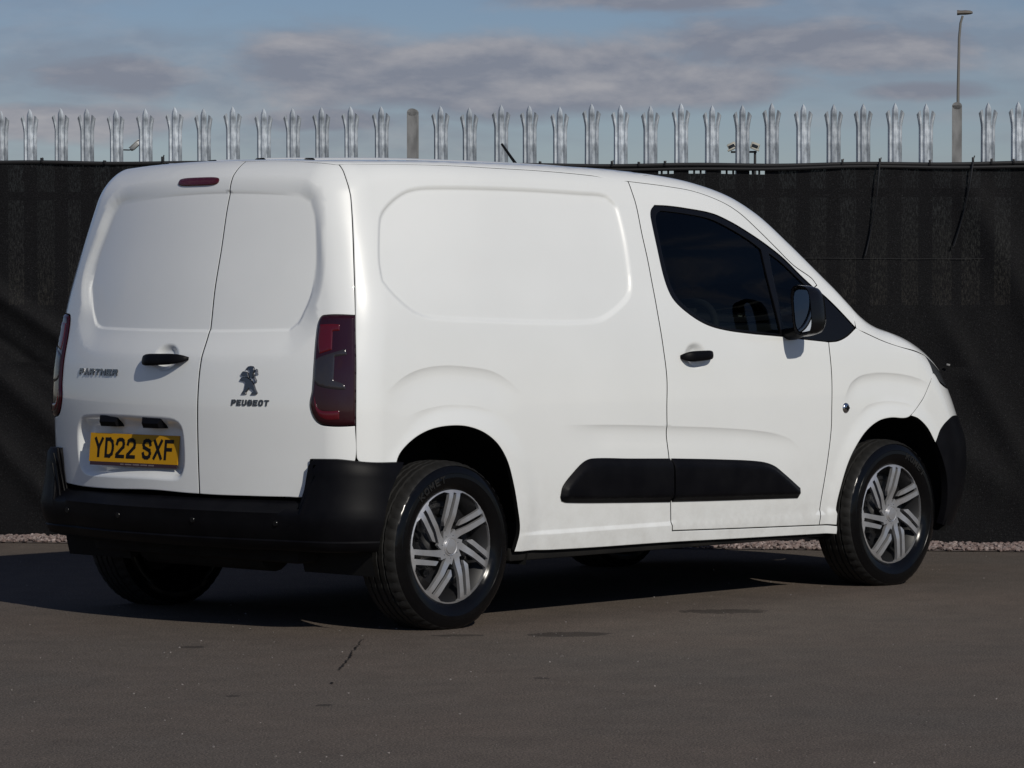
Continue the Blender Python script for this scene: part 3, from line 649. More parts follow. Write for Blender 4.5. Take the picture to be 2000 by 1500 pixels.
# side marker on the wing
mk = side_pt([2.388], [.787], .002)[0]
V, Fc = lathe([(.0, -.007), (.012, -.0065), (.019, -.004), (.0225, .0), (.0235, .004)], 24, 'y', mk)
mark_r = obj('side_marker', V, Fc, M['bright_chrome'], fender_r, smooth=50)
bm = bmesh.new(); bm_box(bm, mk + np.array([0, -.0085, 0]), (.028, .003, .007)); bm_box(bm, mk + np.array([.003, -.009, 0]), (.007, .003, .022))
mark_b = from_bm('marker_emblem', bm, M['plate_k'], fender_r, bev=.001)

# --- door mirror (right), built about its own centre
def make_mirror(parent):
    c = np.array([1.985, -1.030, 1.205]); n = 40
    def ring(u, sy, sz, dz=0, dy=0):
        out = []
        for i in range(n):
            a = 2*math.pi*i/n; ca, sa = math.cos(a), math.sin(a)
            y = .057*sy*np.sign(ca)*abs(ca)**.55; z = .106*sz*np.sign(sa)*abs(sa)**.55
            z = z + .010*(-y/.057)*(1 if z < 0 else -.4); y = y + .012*(z/.106)        # drooping outer lower corner, leaning in
            out.append(c + np.array([u + .10*y, y + dy, z + dz]))
        return out
    rows = [ring(-.012, .80, .80), ring(-.030, .84, .84), ring(-.046, .93, .93), ring(-.046, .99, .99), ring(-.030, 1.0, 1.0), ring(.010, .985, .985),
            ring(.045, .91, .92), ring(.068, .74, .76), ring(.078, .45, .5), ring(.080, .05, .05)]
    V = [p for r in rows for p in r]; Fc = []
    for k in range(len(rows)-1):
        for i in range(n): Fc.append((k*n+i, k*n+(i+1) % n, (k+1)*n+(i+1) % n, (k+1)*n+i))
    bm = bmesh.new(); vs_ = [bm.verts.new(p) for p in V]
    for f in Fc: bm.faces.new([vs_[i] for i in f])
    hsg = from_bm('door_mirror', bm, M['trim'], parent, smooth=40)
    g = [p + np.array([-.30*(p[1]-c[1]) + .03*(p[2]-c[2]), 0, 0]) for p in ring(-.026, .80, .82)]; gv = g + [c + np.array([-.026, .0, .0])]
    lens = obj('mirror_glass', gv, [(i, (i+1) % n, n) for i in range(n)], M['mirror'], hsg, smooth=60)
    bm = bmesh.new()                                          # arm to the door
    V = []; m = 14
    for k, (yy, zz, ru, rz, uu) in enumerate([(-.885, 1.105, .055, .026, 2.03), (-.93, 1.108, .050, .026, 2.02), (-.965, 1.118, .042, .030, 2.005), (-1.0, 1.135, .034, .034, 1.995)]):
        for i in range(m):
            a = 2*math.pi*i/m; V.append(bm.verts.new((uu + ru*math.cos(a), yy, zz + rz*math.sin(a))))
    for k in range(3):
        for i in range(m): bm.faces.new((V[k*m+i], V[k*m+(i+1) % m], V[(k+1)*m+(i+1) % m], V[(k+1)*m+i]))
    arm = from_bm('mirror_arm', bm, M['black_plastic'], hsg)
    return hsg, lens, arm
mir_r, mir_lens, mir_arm = make_mirror(door_r)

# --- mirrored left side
body_l = mirror_obj(body_r, van); door_l = mirror_obj(door_r, van); fender_l = mirror_obj(fender_r, van); pillar_l = mirror_obj(pillar_r, van)
for o in (frame_r, glass_r, quart_r, h_side, strip2): mirror_obj(o, door_l)
mirror_obj(strip1, van)
ml = mirror_obj(mir_r, door_l); mirror_obj(mir_lens, ml); mirror_obj(mir_arm, ml)
mirror_obj(mark_r, fender_l)
for o in [c for c in van.children if c.name.startswith('door_gap_strip') or c.name.startswith('roof_gap_strip')]: mirror_obj(o, van)

# --- roof, windscreen, bonnet
rs = np.array(OUT['roofseam_t'])                                   # right edge, front to back
rd = np.array(OUT['rdoortop_t']); ld = np.array(OUT['ldoortop_t'])
rear_edge = np.concatenate([rd[::-1][1:]])                         # right corner -> door split
roof_front = [(1.60, -.55), (1.70, -.30), (1.73, 0), (1.70, .30), (1.60, .55)]
et = np.array([p for p in edge_t if p[0] < 1.55])
right_side = np.concatenate([rear_edge[::-1], rs[::-1], et[1:]])   # split -> right rear corner -> forward
left_side = right_side[::-1]*np.array([1, -1])
left_side = left_side[:-1]
loop = np.concatenate([right_side, roof_front, left_side])
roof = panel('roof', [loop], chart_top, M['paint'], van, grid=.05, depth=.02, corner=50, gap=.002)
# pressed ribs on the roof
for k, vv in enumerate((-.42, -.14, .14, .42)):
    us = np.linspace(-.30, 1.25, 30); rows = []
    for w, h in ((-.035, -.001), (-.022, .006), (.022, .006), (.035, -.001)):
        O, D = chart_top(us, 0*us + vv + w); P = shoot(O, D, .25, 3.2, False); rows.append(P + np.array([0, 0, h]))
    V = np.concatenate(rows); n = len(us); Fc = [(a*n+i, a*n+i+1, (a+1)*n+i+1, (a+1)*n+i) for a in range(3) for i in range(n-1)]
    obj('roof_rib', V, Fc, M['paint'], roof, smooth=60)
ws_side = np.array([p for p in edge_t if p[0] > 1.55])
ws = np.concatenate([[(1.60, -.55)], ws_side[:-1], [(2.50, -1.20), (2.62, -.85), (2.72, -.4), (2.75, 0), (2.72, .4), (2.62, .85), (2.50, 1.20)], (ws_side[:-1]*np.array([1, -1]))[::-1], [(1.60, .55)], roof_front[::-1][1:-1]])
panel('windscreen', [ws], chart_top, M['glass_clear'], van, grid=.08, depth=.01, corner=60)
hf_front = [(-1.5, 1.12), (-1.15, 1.045), (-.75, 1.012), (-.35, 1.0), (0, .998)]
fp = np.array(OUT['fender_p'])
hood_edge = inv_top(fp[0:5])
front_P = path3(chart_front, np.concatenate([inv_front(fp[4:5]), np.array(hf_front)]), .1)
front_t = inv_top(front_P)
half = np.concatenate([[(2.78, 0), (2.74, -.45), (2.64, -.9)], [(2.525, -1.335)], hood_edge[0:], front_t[1:]])
hood = panel('bonnet', [np.concatenate([half, (half[1:-1]*np.array([1, -1]))[::-1]])], chart_top, M['paint'], van, grid=.06, depth=.02, corner=50)
# --- nose: white upper bumper, headlamps, grille, black lower bumper
fr_edge = inv_front(fp[4:7]); seam_f = inv_front(fp[6:10]); wb = inv_front(np.array(OUT['whiteb_p']))
hl = np.concatenate([fr_edge, [(-1.80, 1.085), (-1.5, .99), (-1.05, .945), (-.62, .935), (-.62, 1.0)], np.array(hf_front)[1:3][::-1], [np.array(hf_front)[0]]])
lamp_r = panel('headlamp', [hl], chart_front, M['headlamp'], van, grid=.06, depth=.02, corner=60)
mirror_obj(lamp_r, van)
low = np.concatenate([wb, [(-.9, .72), (-.4, .71), (0, .71)]])
arch_f = inv_front(side_pt([2.90, 2.97], [.730, .688], relief=False))
nh = np.concatenate([seam_f, arch_f, low, [(0, .80), (-.58, .80), (-.64, .905), (-1.05, .928), (-1.5, .972), (-1.80, 1.066)]])
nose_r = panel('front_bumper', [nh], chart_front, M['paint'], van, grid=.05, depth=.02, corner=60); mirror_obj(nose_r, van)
panel('grille', [[(-.55, .815), (.55, .815), (.60, .90), (.60, .985), (0, .985), (-.60, .985), (-.60, .90)]], chart_front, M['black_plastic'], van, grid=.06, depth=.02, corner=60)
lo_side = inv_front(side_pt([3.09, 3.13, 3.15, 3.14], [.54, .46, .36, .25], relief=False))
lb = np.concatenate([low[1:], [(0, .22), (-.6, .22)], lo_side[::-1], low[:1]])
fb = panel('front_bumper', [lb], chart_front, M['black_plastic'], van, grid=.05, depth=.03, off=.004, corner=60); mirror_obj(fb, van)

# --- rear doors, tail lamps
sm = np.array(OUT['seam_r']); s2 = np.array(OUT['seam2_r']); s3 = np.array(OUT['seam3_r']); lt = np.array(OUT['light_r'])
sp = np.array(OUT['split_r']); sp = sp[2:]; rdt = np.array(OUT['rdoortop_r'])
top_sp = np.array([rdt[0]]) + np.array([[-.10, 0]])                # door split at the roof edge
rtop = np.concatenate([top_sp, rdt[1:]])
outer = np.concatenate([sm[:-1], lt, s3[1:], [(-1.06, .48), (-.90, .44)]])   # right rim, down round the lamp, behind the bumper
rdb = np.array(OUT['rdoorbot_r'])
split_line = np.concatenate([top_sp, sp])
q_row = chaikin_loop(OUT['q_rin'], .012)
rx = to_rear([(inset(q_row, -o), True) for o in (-.012, -.008, -.004, 0, .004, .008, .013, .022, .034, .046, .058, .072)])
for o_ in (.086, .1):                                         # the wide lower ramp only
    r_ = inset(q_row, -o_); r_ = np.roll(r_, -int(np.argmax(r_[:, 1])), 0); r_ = r_[r_[:, 1] < 1.17]; rx += to_rear([(r_, False)])
px = to_rear([(inset(q_pl, -o), True) for o in (-.054, -.047, -.040, -.033, -.026, -.019, -.012, -.006, 0, .005, .010)])
ox = to_rear([(np.stack([-.02 + .075*r_*np.cos(aa), 1.030 + .055*r_*np.sin(aa)], 1), True) for r_ in (.2, .35, .5, .65, .8, .95, 1.05)])
rloop = np.concatenate([rtop[:-1], outer, rdb[::-1][:1], rdb[::-1][1:], sp[::-1][1:]])
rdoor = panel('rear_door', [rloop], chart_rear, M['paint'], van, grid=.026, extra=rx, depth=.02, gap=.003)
fl = np.array([-1, 1])
louter = (outer*fl)[::-1]
ltop = (rtop[1:]*fl)[::-1][1:]                                      # left corner -> middle
lloop = np.concatenate([split_line[::1], [(.05, .513), (.312, .495), (.667, .459), (.80, .446)], louter, ltop[:-1], ])
lb_ = rdb[:1]
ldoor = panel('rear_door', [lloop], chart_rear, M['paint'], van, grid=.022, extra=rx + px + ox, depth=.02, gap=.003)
gap_strip('door_gap_strip', chart_rear, split_line, van, w=.014, deep=.010)
for sgn in (1, -1):
    q = np.concatenate([sm, s2[1:], s3]); q = q*np.array([sgn, 1]); gap_strip('door_gap_strip', chart_rear, q, van, w=.02, deep=.013)
tt = np.concatenate([(rtop*fl)[::-1][:-1], rtop]); gap_strip('door_gap_strip', chart_rear, tt, van, w=.016, deep=.012)
def tail(sgn):
    f = np.array([sgn, 1])
    hh = (lambda d, Q: .003 + .007*sstep(0, .016, d), (.006, .012, .018))
    t = panel('tail_lamp', [lt*f], chart_rear, M['lamp_base'], van, grid=.025, height=hh, depth=.03, gap=.002, roll=0)
    for k, m in (('lamp_top', 'lamp_red'), ('lamp_clear', 'lamp_clear'), ('lamp_low', 'lamp_red')):
        hk = (lambda d, Q: .0105 + .0022*sstep(0, .010, d), (.005, .010))
        panel({'lamp_top': 'brake_lens', 'lamp_clear': 'reversing_lens', 'lamp_low': 'tail_lens'}[k], [np.array(OUT[k+'_r'])*f], chart_rear, M[m], t, grid=.02, height=hk, depth=.006, gap=0, roll=0, corner=70, step=.008)
    return t
tail(1); tail(-1)
# high-level brake lamp in the left door's upper edge
hb = []
for a in np.linspace(0, 2*math.pi, 40, endpoint=False):
    ca, sa = math.cos(a), math.sin(a)
    hb.append((-.029 + .116*np.sign(ca)*abs(ca)**.45, 1.706 + .0165*np.sign(sa)*abs(sa)**.6))
hb = np.array(hb); hbc = inv_rear(rear_pt(hb[:, 0], hb[:, 1], relief=False))
hh = (lambda d, Q: .002 + .005*sstep(0, .010, d), (.004, .008))
panel('high_brake_lamp', [hbc], chart_rear, M['brake'], ldoor, grid=.02, off=-.007, relief=False, height=hh, depth=.012, gap=0, roll=0, corner=80)
h_rear = handle('door_handle', fr_flat, -.020, 1.022, .255, .040, ldoor, flip=-1)
V, Fc = lathe([(0, -.004), (.011, -.004), (.012, 0), (.012, .004)], 20)
lk = np.array(V)[:, [1, 0, 2]] + fr_flat(-.105, 1.022, .028)
obj('lock_cylinder', lk, Fc, M['bright_chrome'], ldoor, smooth=40)

# --- lettering (stroke letters) and the badge
GLY = {
 'Y': [[(0, 1), (.5, .48), (.5, 0)], [(1, 1), (.5, .48)]], 'D': [[(0, 0), (0, 1), (.55, 1), (.88, .86), (1, .6), (1, .4), (.88, .14), (.55, 0), (0, 0)]],
 '2': [[(0, .76), (.1, .93), (.32, 1), (.68, 1), (.9, .93), (1, .76), (.95, .58), (.05, .12), (0, 0), (1, 0)]],
 'S': [[(1, .78), (.9, .93), (.68, 1), (.32, 1), (.1, .93), (0, .76), (.1, .6), (.9, .42), (1, .25), (.9, .08), (.68, 0), (.32, 0), (.1, .07), (0, .22)]],
 'X': [[(0, 0), (1, 1)], [(0, 1), (1, 0)]], 'F': [[(0, 0), (0, 1), (1, 1)], [(0, .52), (.8, .52)]],
 'P': [[(0, 0), (0, 1), (.72, 1), (.95, .9), (1, .74), (.95, .58), (.72, .45), (0, .45)]], 'A': [[(0, 0), (.5, 1), (1, 0)], [(.2, .32), (.8, .32)]],
 'R': [[(0, 0), (0, 1), (.72, 1), (.95, .9), (1, .74), (.95, .58), (.72, .46), (0, .46)], [(.6, .46), (1, 0)]], 'T': [[(0, 1), (1, 1)], [(.5, 1), (.5, 0)]],
 'N': [[(0, 0), (0, 1), (1, 0), (1, 1)]], 'E': [[(1, 1), (0, 1), (0, 0), (1, 0)], [(0, .5), (.85, .5)]], 'U': [[(0, 1), (0, .25), (.15, .05), (.4, 0), (.6, 0), (.85, .05), (1, .25), (1, 1)]],
 'G': [[(1, .85), (.8, 1), (.25, 1), (.05, .85), (0, .6), (0, .35), (.08, .12), (.28, 0), (.8, 0), (1, .12), (1, .5), (.6, .5)]],
 'O': [[(.3, 0), (.7, 0), (.93, .12), (1, .35), (1, .65), (.93, .88), (.7, 1), (.3, 1), (.07, .88), (0, .65), (0, .35), (.07, .12), (.3, 0)]],
 'K': [[(0, 0), (0, 1)], [(1, 1), (0, .45)], [(.3, .6), (1, 0)]], 'M': [[(0, 0), (0, 1), (.5, .35), (1, 1), (1, 0)]],
 'I': [[(.5, 0), (.5, 1)]], 'L': [[(0, 1), (0, 0), (1, 0)]]}
def letters(text, w, h, gap, t, adv=None, shear=0.):
    """list of (quad in text plane) for stroke letters; origin at lower left"""
    quads = []; x = 0
    for ch in text:
        if ch == ' ': x += (adv or w*.6); continue
        ww = w*.25 if ch == 'I' else w
        for st in GLY[ch]:
            P = np.array([(x + t/2 + p[0]*(ww-t) + shear*p[1]*h, t/2 + p[1]*(h-t)) for p in st])
            for a, b in zip(P[:-1], P[1:]):
                d = b-a; L_ = np.linalg.norm(d); d = d/L_; n = np.array([-d[1], d[0]])*t/2; e = d*t*.48
                quads.append([a-e-n, b+e-n, b+e+n, a-e+n])
        x += ww + gap
    return quads, x - gap
def letter_mesh(quads, place, off0, thick):
    V, Fc = [], []
    for k, q in enumerate(quads):
        b = len(V); j = .00012*(k % 5)
        for p in q: V.append(place(p, off0))
        for p in q: V.append(place(p, off0 + thick + j))
        Fc += [(b+4, b+5, b+6, b+7), (b, b+4, b+7, b+3), (b+1, b+2, b+6, b+5), (b, b+1, b+5, b+4), (b+3, b+7, b+6, b+2)]
    return V, Fc
def fix(V, Fc, name, m, parent):
    bm = bmesh.new(); vs_ = [bm.verts.new(p) for p in V]
    for f in Fc: bm.faces.new([vs_[i] for i in f])
    return from_bm(name, bm, m, parent)
def on_rear(v0, z0):
    def pl(p, o):
        return fr_flat(v0 - p[0], z0 + p[1], o)
    return pl
def word(text, w, h, gap, t, shear, v0, z0, thick, parent):
    for i, ch in enumerate(text):
        q, wd = letters(ch, w, h, 0, t, shear=shear)
        V, Fc = letter_mesh(q, on_rear(v0 - i*(w+gap), z0), -.001, thick); fix(V, Fc, 'badge_letter', M['chrome'], parent)
word('PARTNER', .0345, .0250, .0085, .0068, .18, .562, .955, .005, ldoor)

word('PEUGEOT', .0190, .0225, .0056, .0056, .12, -.375, .853, .004, rdoor)
# rearing-animal badge: separate raised pieces traced as flat outlines with a ridged face
def badge(parent):
    sc = .11/700.; ox_, oz_ = 945, 980
    parts = [[(835, 350), (900, 285), (970, 272), (1040, 285), (1075, 330), (1090, 400), (1060, 460), (1075, 540), (1050, 580), (985, 560), (930, 480), (970, 400), (900, 345), (850, 375)],
             [(705, 470), (760, 405), (830, 410), (900, 430), (930, 490), (960, 560), (900, 560), (850, 530), (790, 515), (725, 520)],
             [(680, 632), (720, 560), (770, 540), (880, 550), (960, 580), (1040, 640), (1110, 740), (1160, 850), (1210, 930), (1180, 968), (1030, 970), (1045, 925), (1100, 890), (1030, 840), (970, 815), (930, 870), (890, 920), (905, 960), (750, 965), (790, 890), (830, 850), (860, 690), (830, 655)],
             [(1095, 380), (1130, 345), (1165, 360), (1180, 430), (1195, 490), (1160, 480), (1140, 410), (1110, 410)],
             [(1075, 560), (1100, 470), (1125, 560), (1165, 620), (1160, 680), (1125, 700), (1095, 680), (1120, 640), (1095, 600)]]
    V, Fc = [], []
    place = on_rear(-.452, .893)
    for P in parts:
        P = np.array([((x-ox_)*sc, (oz_-y)*sc*.98) for x, y in P]); P = P if area2(P) > 0 else P[::-1]
        I = inset(P, .0014); n = len(P); b = len(V)
        for p in P: V.append(place(p, -.001))
        for p in P: V.append(place(p, .004))
        for p in I: V.append(place(p, .0065))
        tri = delaunay_2d_cdt([Vector(p) for p in I], [(i, (i+1) % n) for i in range(n)], [], 0, 1e-7, False)
        m = {tuple(np.round(v, 6)): k for k, v in enumerate(I)}
        tv = [m.get(tuple(np.round(np.array(v[:]), 6))) for v in tri[0]]
        for f in tri[2]:
            cf = np.mean([np.array(tri[0][i][:]) for i in f], 0)
            if all(tv[i] is not None for i in f) and poly_sd(cf[:1], cf[1:], I)[0] < 0: Fc.append(tuple(b+2*n+tv[i] for i in f))
        for i in range(n):
            j = (i+1) % n; Fc += [(b+i, b+j, b+n+j, b+n+i), (b+n+i, b+n+j, b+2*n+j, b+2*n+i)]
    return fix(V, Fc, 'animal_badge', M['chrome'], parent)
badge(rdoor)

# --- number plate with its surround lamps
PC = np.array([-.664, .188, .675]); lean = .10
px_ = np.array([0, -1., 0]); pz_ = np.array([lean, 0, 1.]); pz_ /= np.linalg.norm(pz_); pn_ = np.cross(pz_, px_); pn_ = pn_ if pn_[0] < 0 else -pn_
def on_plate(p, o): return PC + px_*(p[0]-.26) + pz_*(p[1]-.0555) + pn_*o
bm = bmesh.new()
def plate_quad(x0, x1, y0, y1, o0, o1, mi):
    vs_ = [bm.verts.new(on_plate(p, o)) for o in (o0, o1) for p in ((x0, y0), (x1, y0), (x1, y1), (x0, y1))]
    for f in ((4, 5, 6, 7), (0, 1, 5, 4), (1, 2, 6, 5), (2, 3, 7, 6), (3, 0, 4, 7)): bm.faces.new([vs_[i] for i in f]).material_index = mi
plate_quad(0, .52, 0, .111, -.004, 0, 0); plate_quad(.006, .514, -.014, -.0002, -.004, -.0005, 2)
q, wd = letters('YD22 SXF', .0535, .079, .0105, .0140, adv=.028)
x0 = (.52 - wd)/2
for k, qq in enumerate(q):
    vs_ = [bm.verts.new(on_plate(p + np.array([x0, .016]), .0006 + .00008*(k % 6))) for p in qq]; bm.faces.new(vs_).material_index = 1
for k in range(30):                                                   # small print, too fine to read
    xx = .19 + k*.0066
    if k % 7 == 3: continue
    vs_ = [bm.verts.new(on_plate(p, .0004)) for p in ((xx, -.0095), (xx+.004, -.0095), (xx+.004, -.0045), (xx, -.0045))]; bm.faces.new(vs_).material_index = 3
from_bm('number_plate', bm, [M['plate_y'], M['plate_k'], M['plate_strip'], M['plate_text']], ldoor)
for vv in (.322, .046):
    bm = bmesh.new(); P0 = rear_pt([vv], [.778], 0., False)[0]
    pr = [(.05, .024), (-.008, .022), (-.020, -.002), (-.012, -.020), (.05, -.020)]
    vs_ = [[bm.verts.new((P0[0] + a + .012, P0[1] + s*(.056 - .010*(k in (2, 3))), P0[2] + b)) for k, (a, b) in enumerate(pr)] for s in (-1, 1)]
    n = len(pr); bm.faces.new(vs_[0]); bm.faces.new(vs_[1])
    for i in range(n): bm.faces.new((vs_[0][i], vs_[0][(i+1) % n], vs_[1][(i+1) % n], vs_[1][i]))
    from_bm('plate_lamp', bm, M['black_plastic'], ldoor, bev=.003)

# --- rear bumper: profile swept round the back of the body
def rear_bumper():
    S = np.unique(np.concatenate([np.linspace(-1, 1, 121), np.linspace(-.62, -.44, 60), np.linspace(.44, .62, 60)]))
    def ring(z_base, u_end):
        a_end = -.9*.885/(.2 - u_end); a = S*abs(a_end)
        O = np.stack([0*a + .2, 0*a, 0*a + z_base], -1); D = np.stack([0*a - .9, a, 0*a], -1)
        P = shoot(O, D, .1, 3., False); n = grad(P, False); n[:, 2] = 0; n /= np.linalg.norm(n, axis=1, keepdims=True); return P, n
    cz = np.linspace(0, 1, 12)
    rows = []
    def arch_u(z): return .005 - math.sqrt(max(.425**2 - (z-.36)**2, .01))
    low = [(-.08, .318), (-.01, .314), (.018, .322), (.030, .345), (.034, .352), (.030, .358), (.044, .385), (.052, .42), (.054, .448)]
    for o, z in low:
        P, n = ring(.55, arch_u(z)); q = P + n*(o - .010 + .022*sstep(.55, .80, np.abs(P[:, 1])))[:, None]; q[:, 2] = z
        rows.append(q)
    P, n = ring(.60, arch_u(.60)); vv = np.abs(P[:, 1]); c = sstep(.706, .724, vv)     # 1 in the corners
    up_mid = [(.050, .458), (.030, .474), (.010, .492), (-.006, .500), (-.02, .503), (-.05, .505)]
    up_cor = [(.050, .480), (.040, .54), (.034, .60), (.030, .640), (.018, .660), (-.03, .664)]
    for (o0, z0), (o1, z1) in zip(up_mid, up_cor):
        Pq, nq = ring(.60, arch_u(z1)); c = sstep(.700, .716, np.abs(Pq[:, 1])); vv = np.abs(Pq[:, 1]); o = o0*(1-c) + o1*c - .010*c - .006 + .022*sstep(.60, .80, vv); q = Pq + nq*o[:, None]; q[:, 2] = z0*(1-c) + (z1 - .016*sstep(.80, .92, vv)*sstep(.55, .66, z1))*c
        rows.append(q)
    n = len(S); V = np.concatenate(rows); Fc = [(k*n+i, k*n+i+1, (k+1)*n+i+1, (k+1)*n+i) for k in range(len(rows)-1) for i in range(n-1)]
    return fix(V, Fc, 'rear_bumper', M['black_plastic'], van), rows
bumper, brow = rear_bumper()
bumper.data.set_sharp_from_angle(angle=math.radians(50))
for vv in (-.60, -.22, .22, .60):
    k = np.argmin(np.abs(brow[7][:, 1] - vv)); p = brow[7][k]
    V, Fc = lathe([(0, -.004), (.010, -.004), (.0125, -.001), (.0125, .006)], 20); V = np.array(V)[:, [1, 0, 2]] + p
    obj('parking_sensor', V, Fc, M['trim'], bumper, smooth=40)

# --- wheels
RT, HZ = .326, .313
def make_wheel():
    w = .1025
    # outside of the wheel is -y
    prof = [(.212, .082), (.222, .090), (.230, .0975), (.246, .1025), (.262, .1045), (.2635, .1060), (.278, .1045), (.2795, .1030), (.300, .0985), (.308, .0935), (.314, .088), (.3215, .072)]
    half = [(.3235, .060), (.3245, .052), (.3165, .050), (.3165, .044), (.3255, .042), (.326, .022), (.318, .020), (.318, .013), (.326, .011)]
    full = prof + half + [(r, -y) for r, y in half[::-1]] + [(r, -y) for r, y in prof[::-1]]
    # outer sidewall refinement: rim protector and a raised ring
    n = 144; V, Fc = [], []; k = len(full); mi = []
    for i in range(n):
        t = 2*math.pi*i/n
        for q, (r, y) in enumerate(full):
            rr = r
            if r > .312 and abs(y) > .055 and i % 3 == 0: rr = r - (.005 if r < .32 else .006)      # shoulder sipes
            if r > .323 and abs(y) < .055 and i % 4 == 1: rr = r - .0025
            V.append((rr*math.cos(t), y, rr*math.sin(t)))
    for i in range(n):
        j = (i+1) % n
        for q in range(k-1):
            Fc.append((i*k+q, i*k+q+1, j*k+q+1, j*k+q)); mi.append(1 if min(full[q][0], full[q+1][0]) < .3075 else 0)
    V = np.array(V); z = V[:, 2]; low = z < -HZ
    V[:, 1] += np.sign(V[:, 1])*np.maximum(-z - .22, 0)*.10*(np.abs(V[:, 1]) > .07); V[low, 2] = -HZ + .001
    tyre = mesh('tyre', V, Fc, [M['tread'], M['sidewall']], smooth=32, mi=mi)
    # black steel wheel behind the hub cap
    rp_ = [(.0, -.030), (.06, -.032), (.075, -.020), (.12, -.012), (.15, -.028), (.175, -.020), (.185, -.052), (.205, -.070), (.218, -.086), (.224, -.088), (.224, -.080), (.20, -.06), (.19, .0), (.205, .08), (.213, .09)]
    V, Fc = lathe(rp_, 72); rim = mesh('wheel', V, Fc, M['steel_black'], smooth=40)
    bm = bmesh.new(); bmesh.ops.create_cone(bm, cap_ends=True, segments=14, radius1=.020, radius2=.014, depth=.018)
    bmesh.ops.rotate(bm, verts=bm.verts, cent=(0, 0, 0), matrix=Matrix.Rotation(math.pi/2, 3, 'X')); bmesh.ops.recalc_face_normals(bm, faces=bm.faces)
    bosses = bpy.data.meshes.new('bolt_boss'); bm.to_mesh(bosses); bm.free(); bosses.materials.append(M['steel_black'])
    # hub cap: seven double spokes, each with a bar tied only to the outer ring
    RO = .2265; holes = []
    d = np.array([.36, .93]); d /= np.linalg.norm(d); nn = np.array([d[1], -d[0]])
    def rot(P, a): c, s = math.cos(a), math.sin(a); P = np.asarray(P); return np.stack([P[..., 0]*c - P[..., 1]*s, P[..., 0]*s + P[..., 1]*c], -1)
    def at(nv, dv): return nn*nv + d*dv
    def on_ring(nv, R=.925): return math.sqrt(R*R - nv*nv)
    step = 2*math.pi/7
    for k in range(7):
        # previous pair's main spoke inner edge, rotated anticlockwise by one step
        prev = lambda nv, dv: rot(at(nv, dv), step)
        slot_o = on_ring(-.222, .905)
        P = [at(-.190, slot_o), at(-.190, .60), at(-.190, .36), at(-.196, .205), at(-.240, .190),     # along the main spoke, into the hub
             prev(-.066, .200), prev(-.080, .28), prev(-.096, .60), prev(-.100, on_ring(-.10)-.015)]
        p_out = P[-1]; a0 = math.atan2(p_out[1], p_out[0]); bl = at(-.385, on_ring(-.385)); a1 = math.atan2(bl[1], bl[0])
        arc = [np.array([.935*math.cos(a0 + (a1-a0)*t), .935*math.sin(a0 + (a1-a0)*t)]) for t in (.12, .35, .6, .85)]
        P += arc + [at(-.352, on_ring(-.352)-.03), at(-.346, .60), at(-.342, .36), at(-.336, .345), at(-.272, .275), at(-.264, .285), at(-.260, .62), at(-.258, slot_o-.005)]
        holes.append(rot(np.array(P), step*k + .03))
    ring = np.array([(math.cos(a), math.sin(a)) for a in np.linspace(0, 2*math.pi, 120, endpoint=False)])
    Ls = [ring] + [chaikin_loop(h, .05, 9) for h in holes]
    A = np.concatenate(Ls); edges = []; b = 0
    for l in Ls: n_ = len(l); edges += [(b+i, b+(i+1) % n_) for i in range(n_)]; b += n_
    g = np.stack(np.meshgrid(np.arange(-1, 1, .07), np.arange(-1, 1, .07)), -1).reshape(-1, 2)
    def sdist(Q):
        s = np.hypot(Q[:, 0], Q[:, 1]) - 1
        for h in Ls[1:]: s = np.maximum(s, -poly_sd(Q[:, 0], Q[:, 1], h))
        return s
    g = g[sdist(g) < -.02]
    vo, eo, fo = delaunay_2d_cdt([Vector(map(float, p)) for p in np.concatenate([A, g])], edges, [], 0, 1e-6, False)[:3]
    Q = np.array([v[:] for v in vo]); T = np.array([f for f in fo if len(f) == 3], int); T = T[sdist(Q[T].mean(1)) < 0]
    r = np.hypot(Q[:, 0], Q[:, 1]); y = -(.088 + .006*sstep(1, .80, r) - .012*sstep(.55, .25, r) - .006*sstep(.9, 1.0, r))
    n_ = len(Q); V = np.concatenate([np.stack([Q[:, 0]*RO, y, Q[:, 1]*RO], 1), np.stack([Q[:, 0]*RO, y + .014, Q[:, 1]*RO], 1)])
    ed = {}
    for a, b_, c in T:
        for e in ((a, b_), (b_, c), (c, a)): ed[e] = 1
    Fc = [tuple(t) for t in T] + [(b_, a, n_+a, n_+b_) for a, b_ in ed if (b_, a) not in ed]
    bm = bmesh.new(); vs_ = [bm.verts.new(p) for p in V]
    for f in Fc: bm.faces.new([vs_[i] for i in f])
    bmesh.ops.recalc_face_normals(bm, faces=bm.faces)
    cap = bpy.data.meshes.new('hub_cap'); bm.to_mesh(cap); bm.free(); cap.materials.append(M['silver'])
    cap.polygons.foreach_set('use_smooth', np.ones(len(cap.polygons), bool)); cap.set_sharp_from_angle(angle=math.radians(40))
    V, Fc = lathe([(0, -.091), (.026, -.090), (.0285, -.087), (.030, -.084), (.034, -.086), (.036, -.080), (.036, -.07)], 40)
    ctr = mesh('hub_centre', V, Fc, M['silver'], smooth=30)
    bm = bmesh.new()
    for i in range(7):
        a = step*i + .3; r_ = bmesh.ops.create_icosphere(bm, subdivisions=1, radius=.0035)
        bmesh.ops.translate(bm, verts=r_['verts'], vec=(.044*math.cos(a), -.080, .044*math.sin(a)))
    pins = bpy.data.meshes.new('hub_pin'); bm.to_mesh(pins); bm.free(); pins.materials.append(M['chrome'])
    return rim, tyre, bosses, cap, ctr, pins
rim, tyre, bosses, cap, ctr, pins = make_wheel()
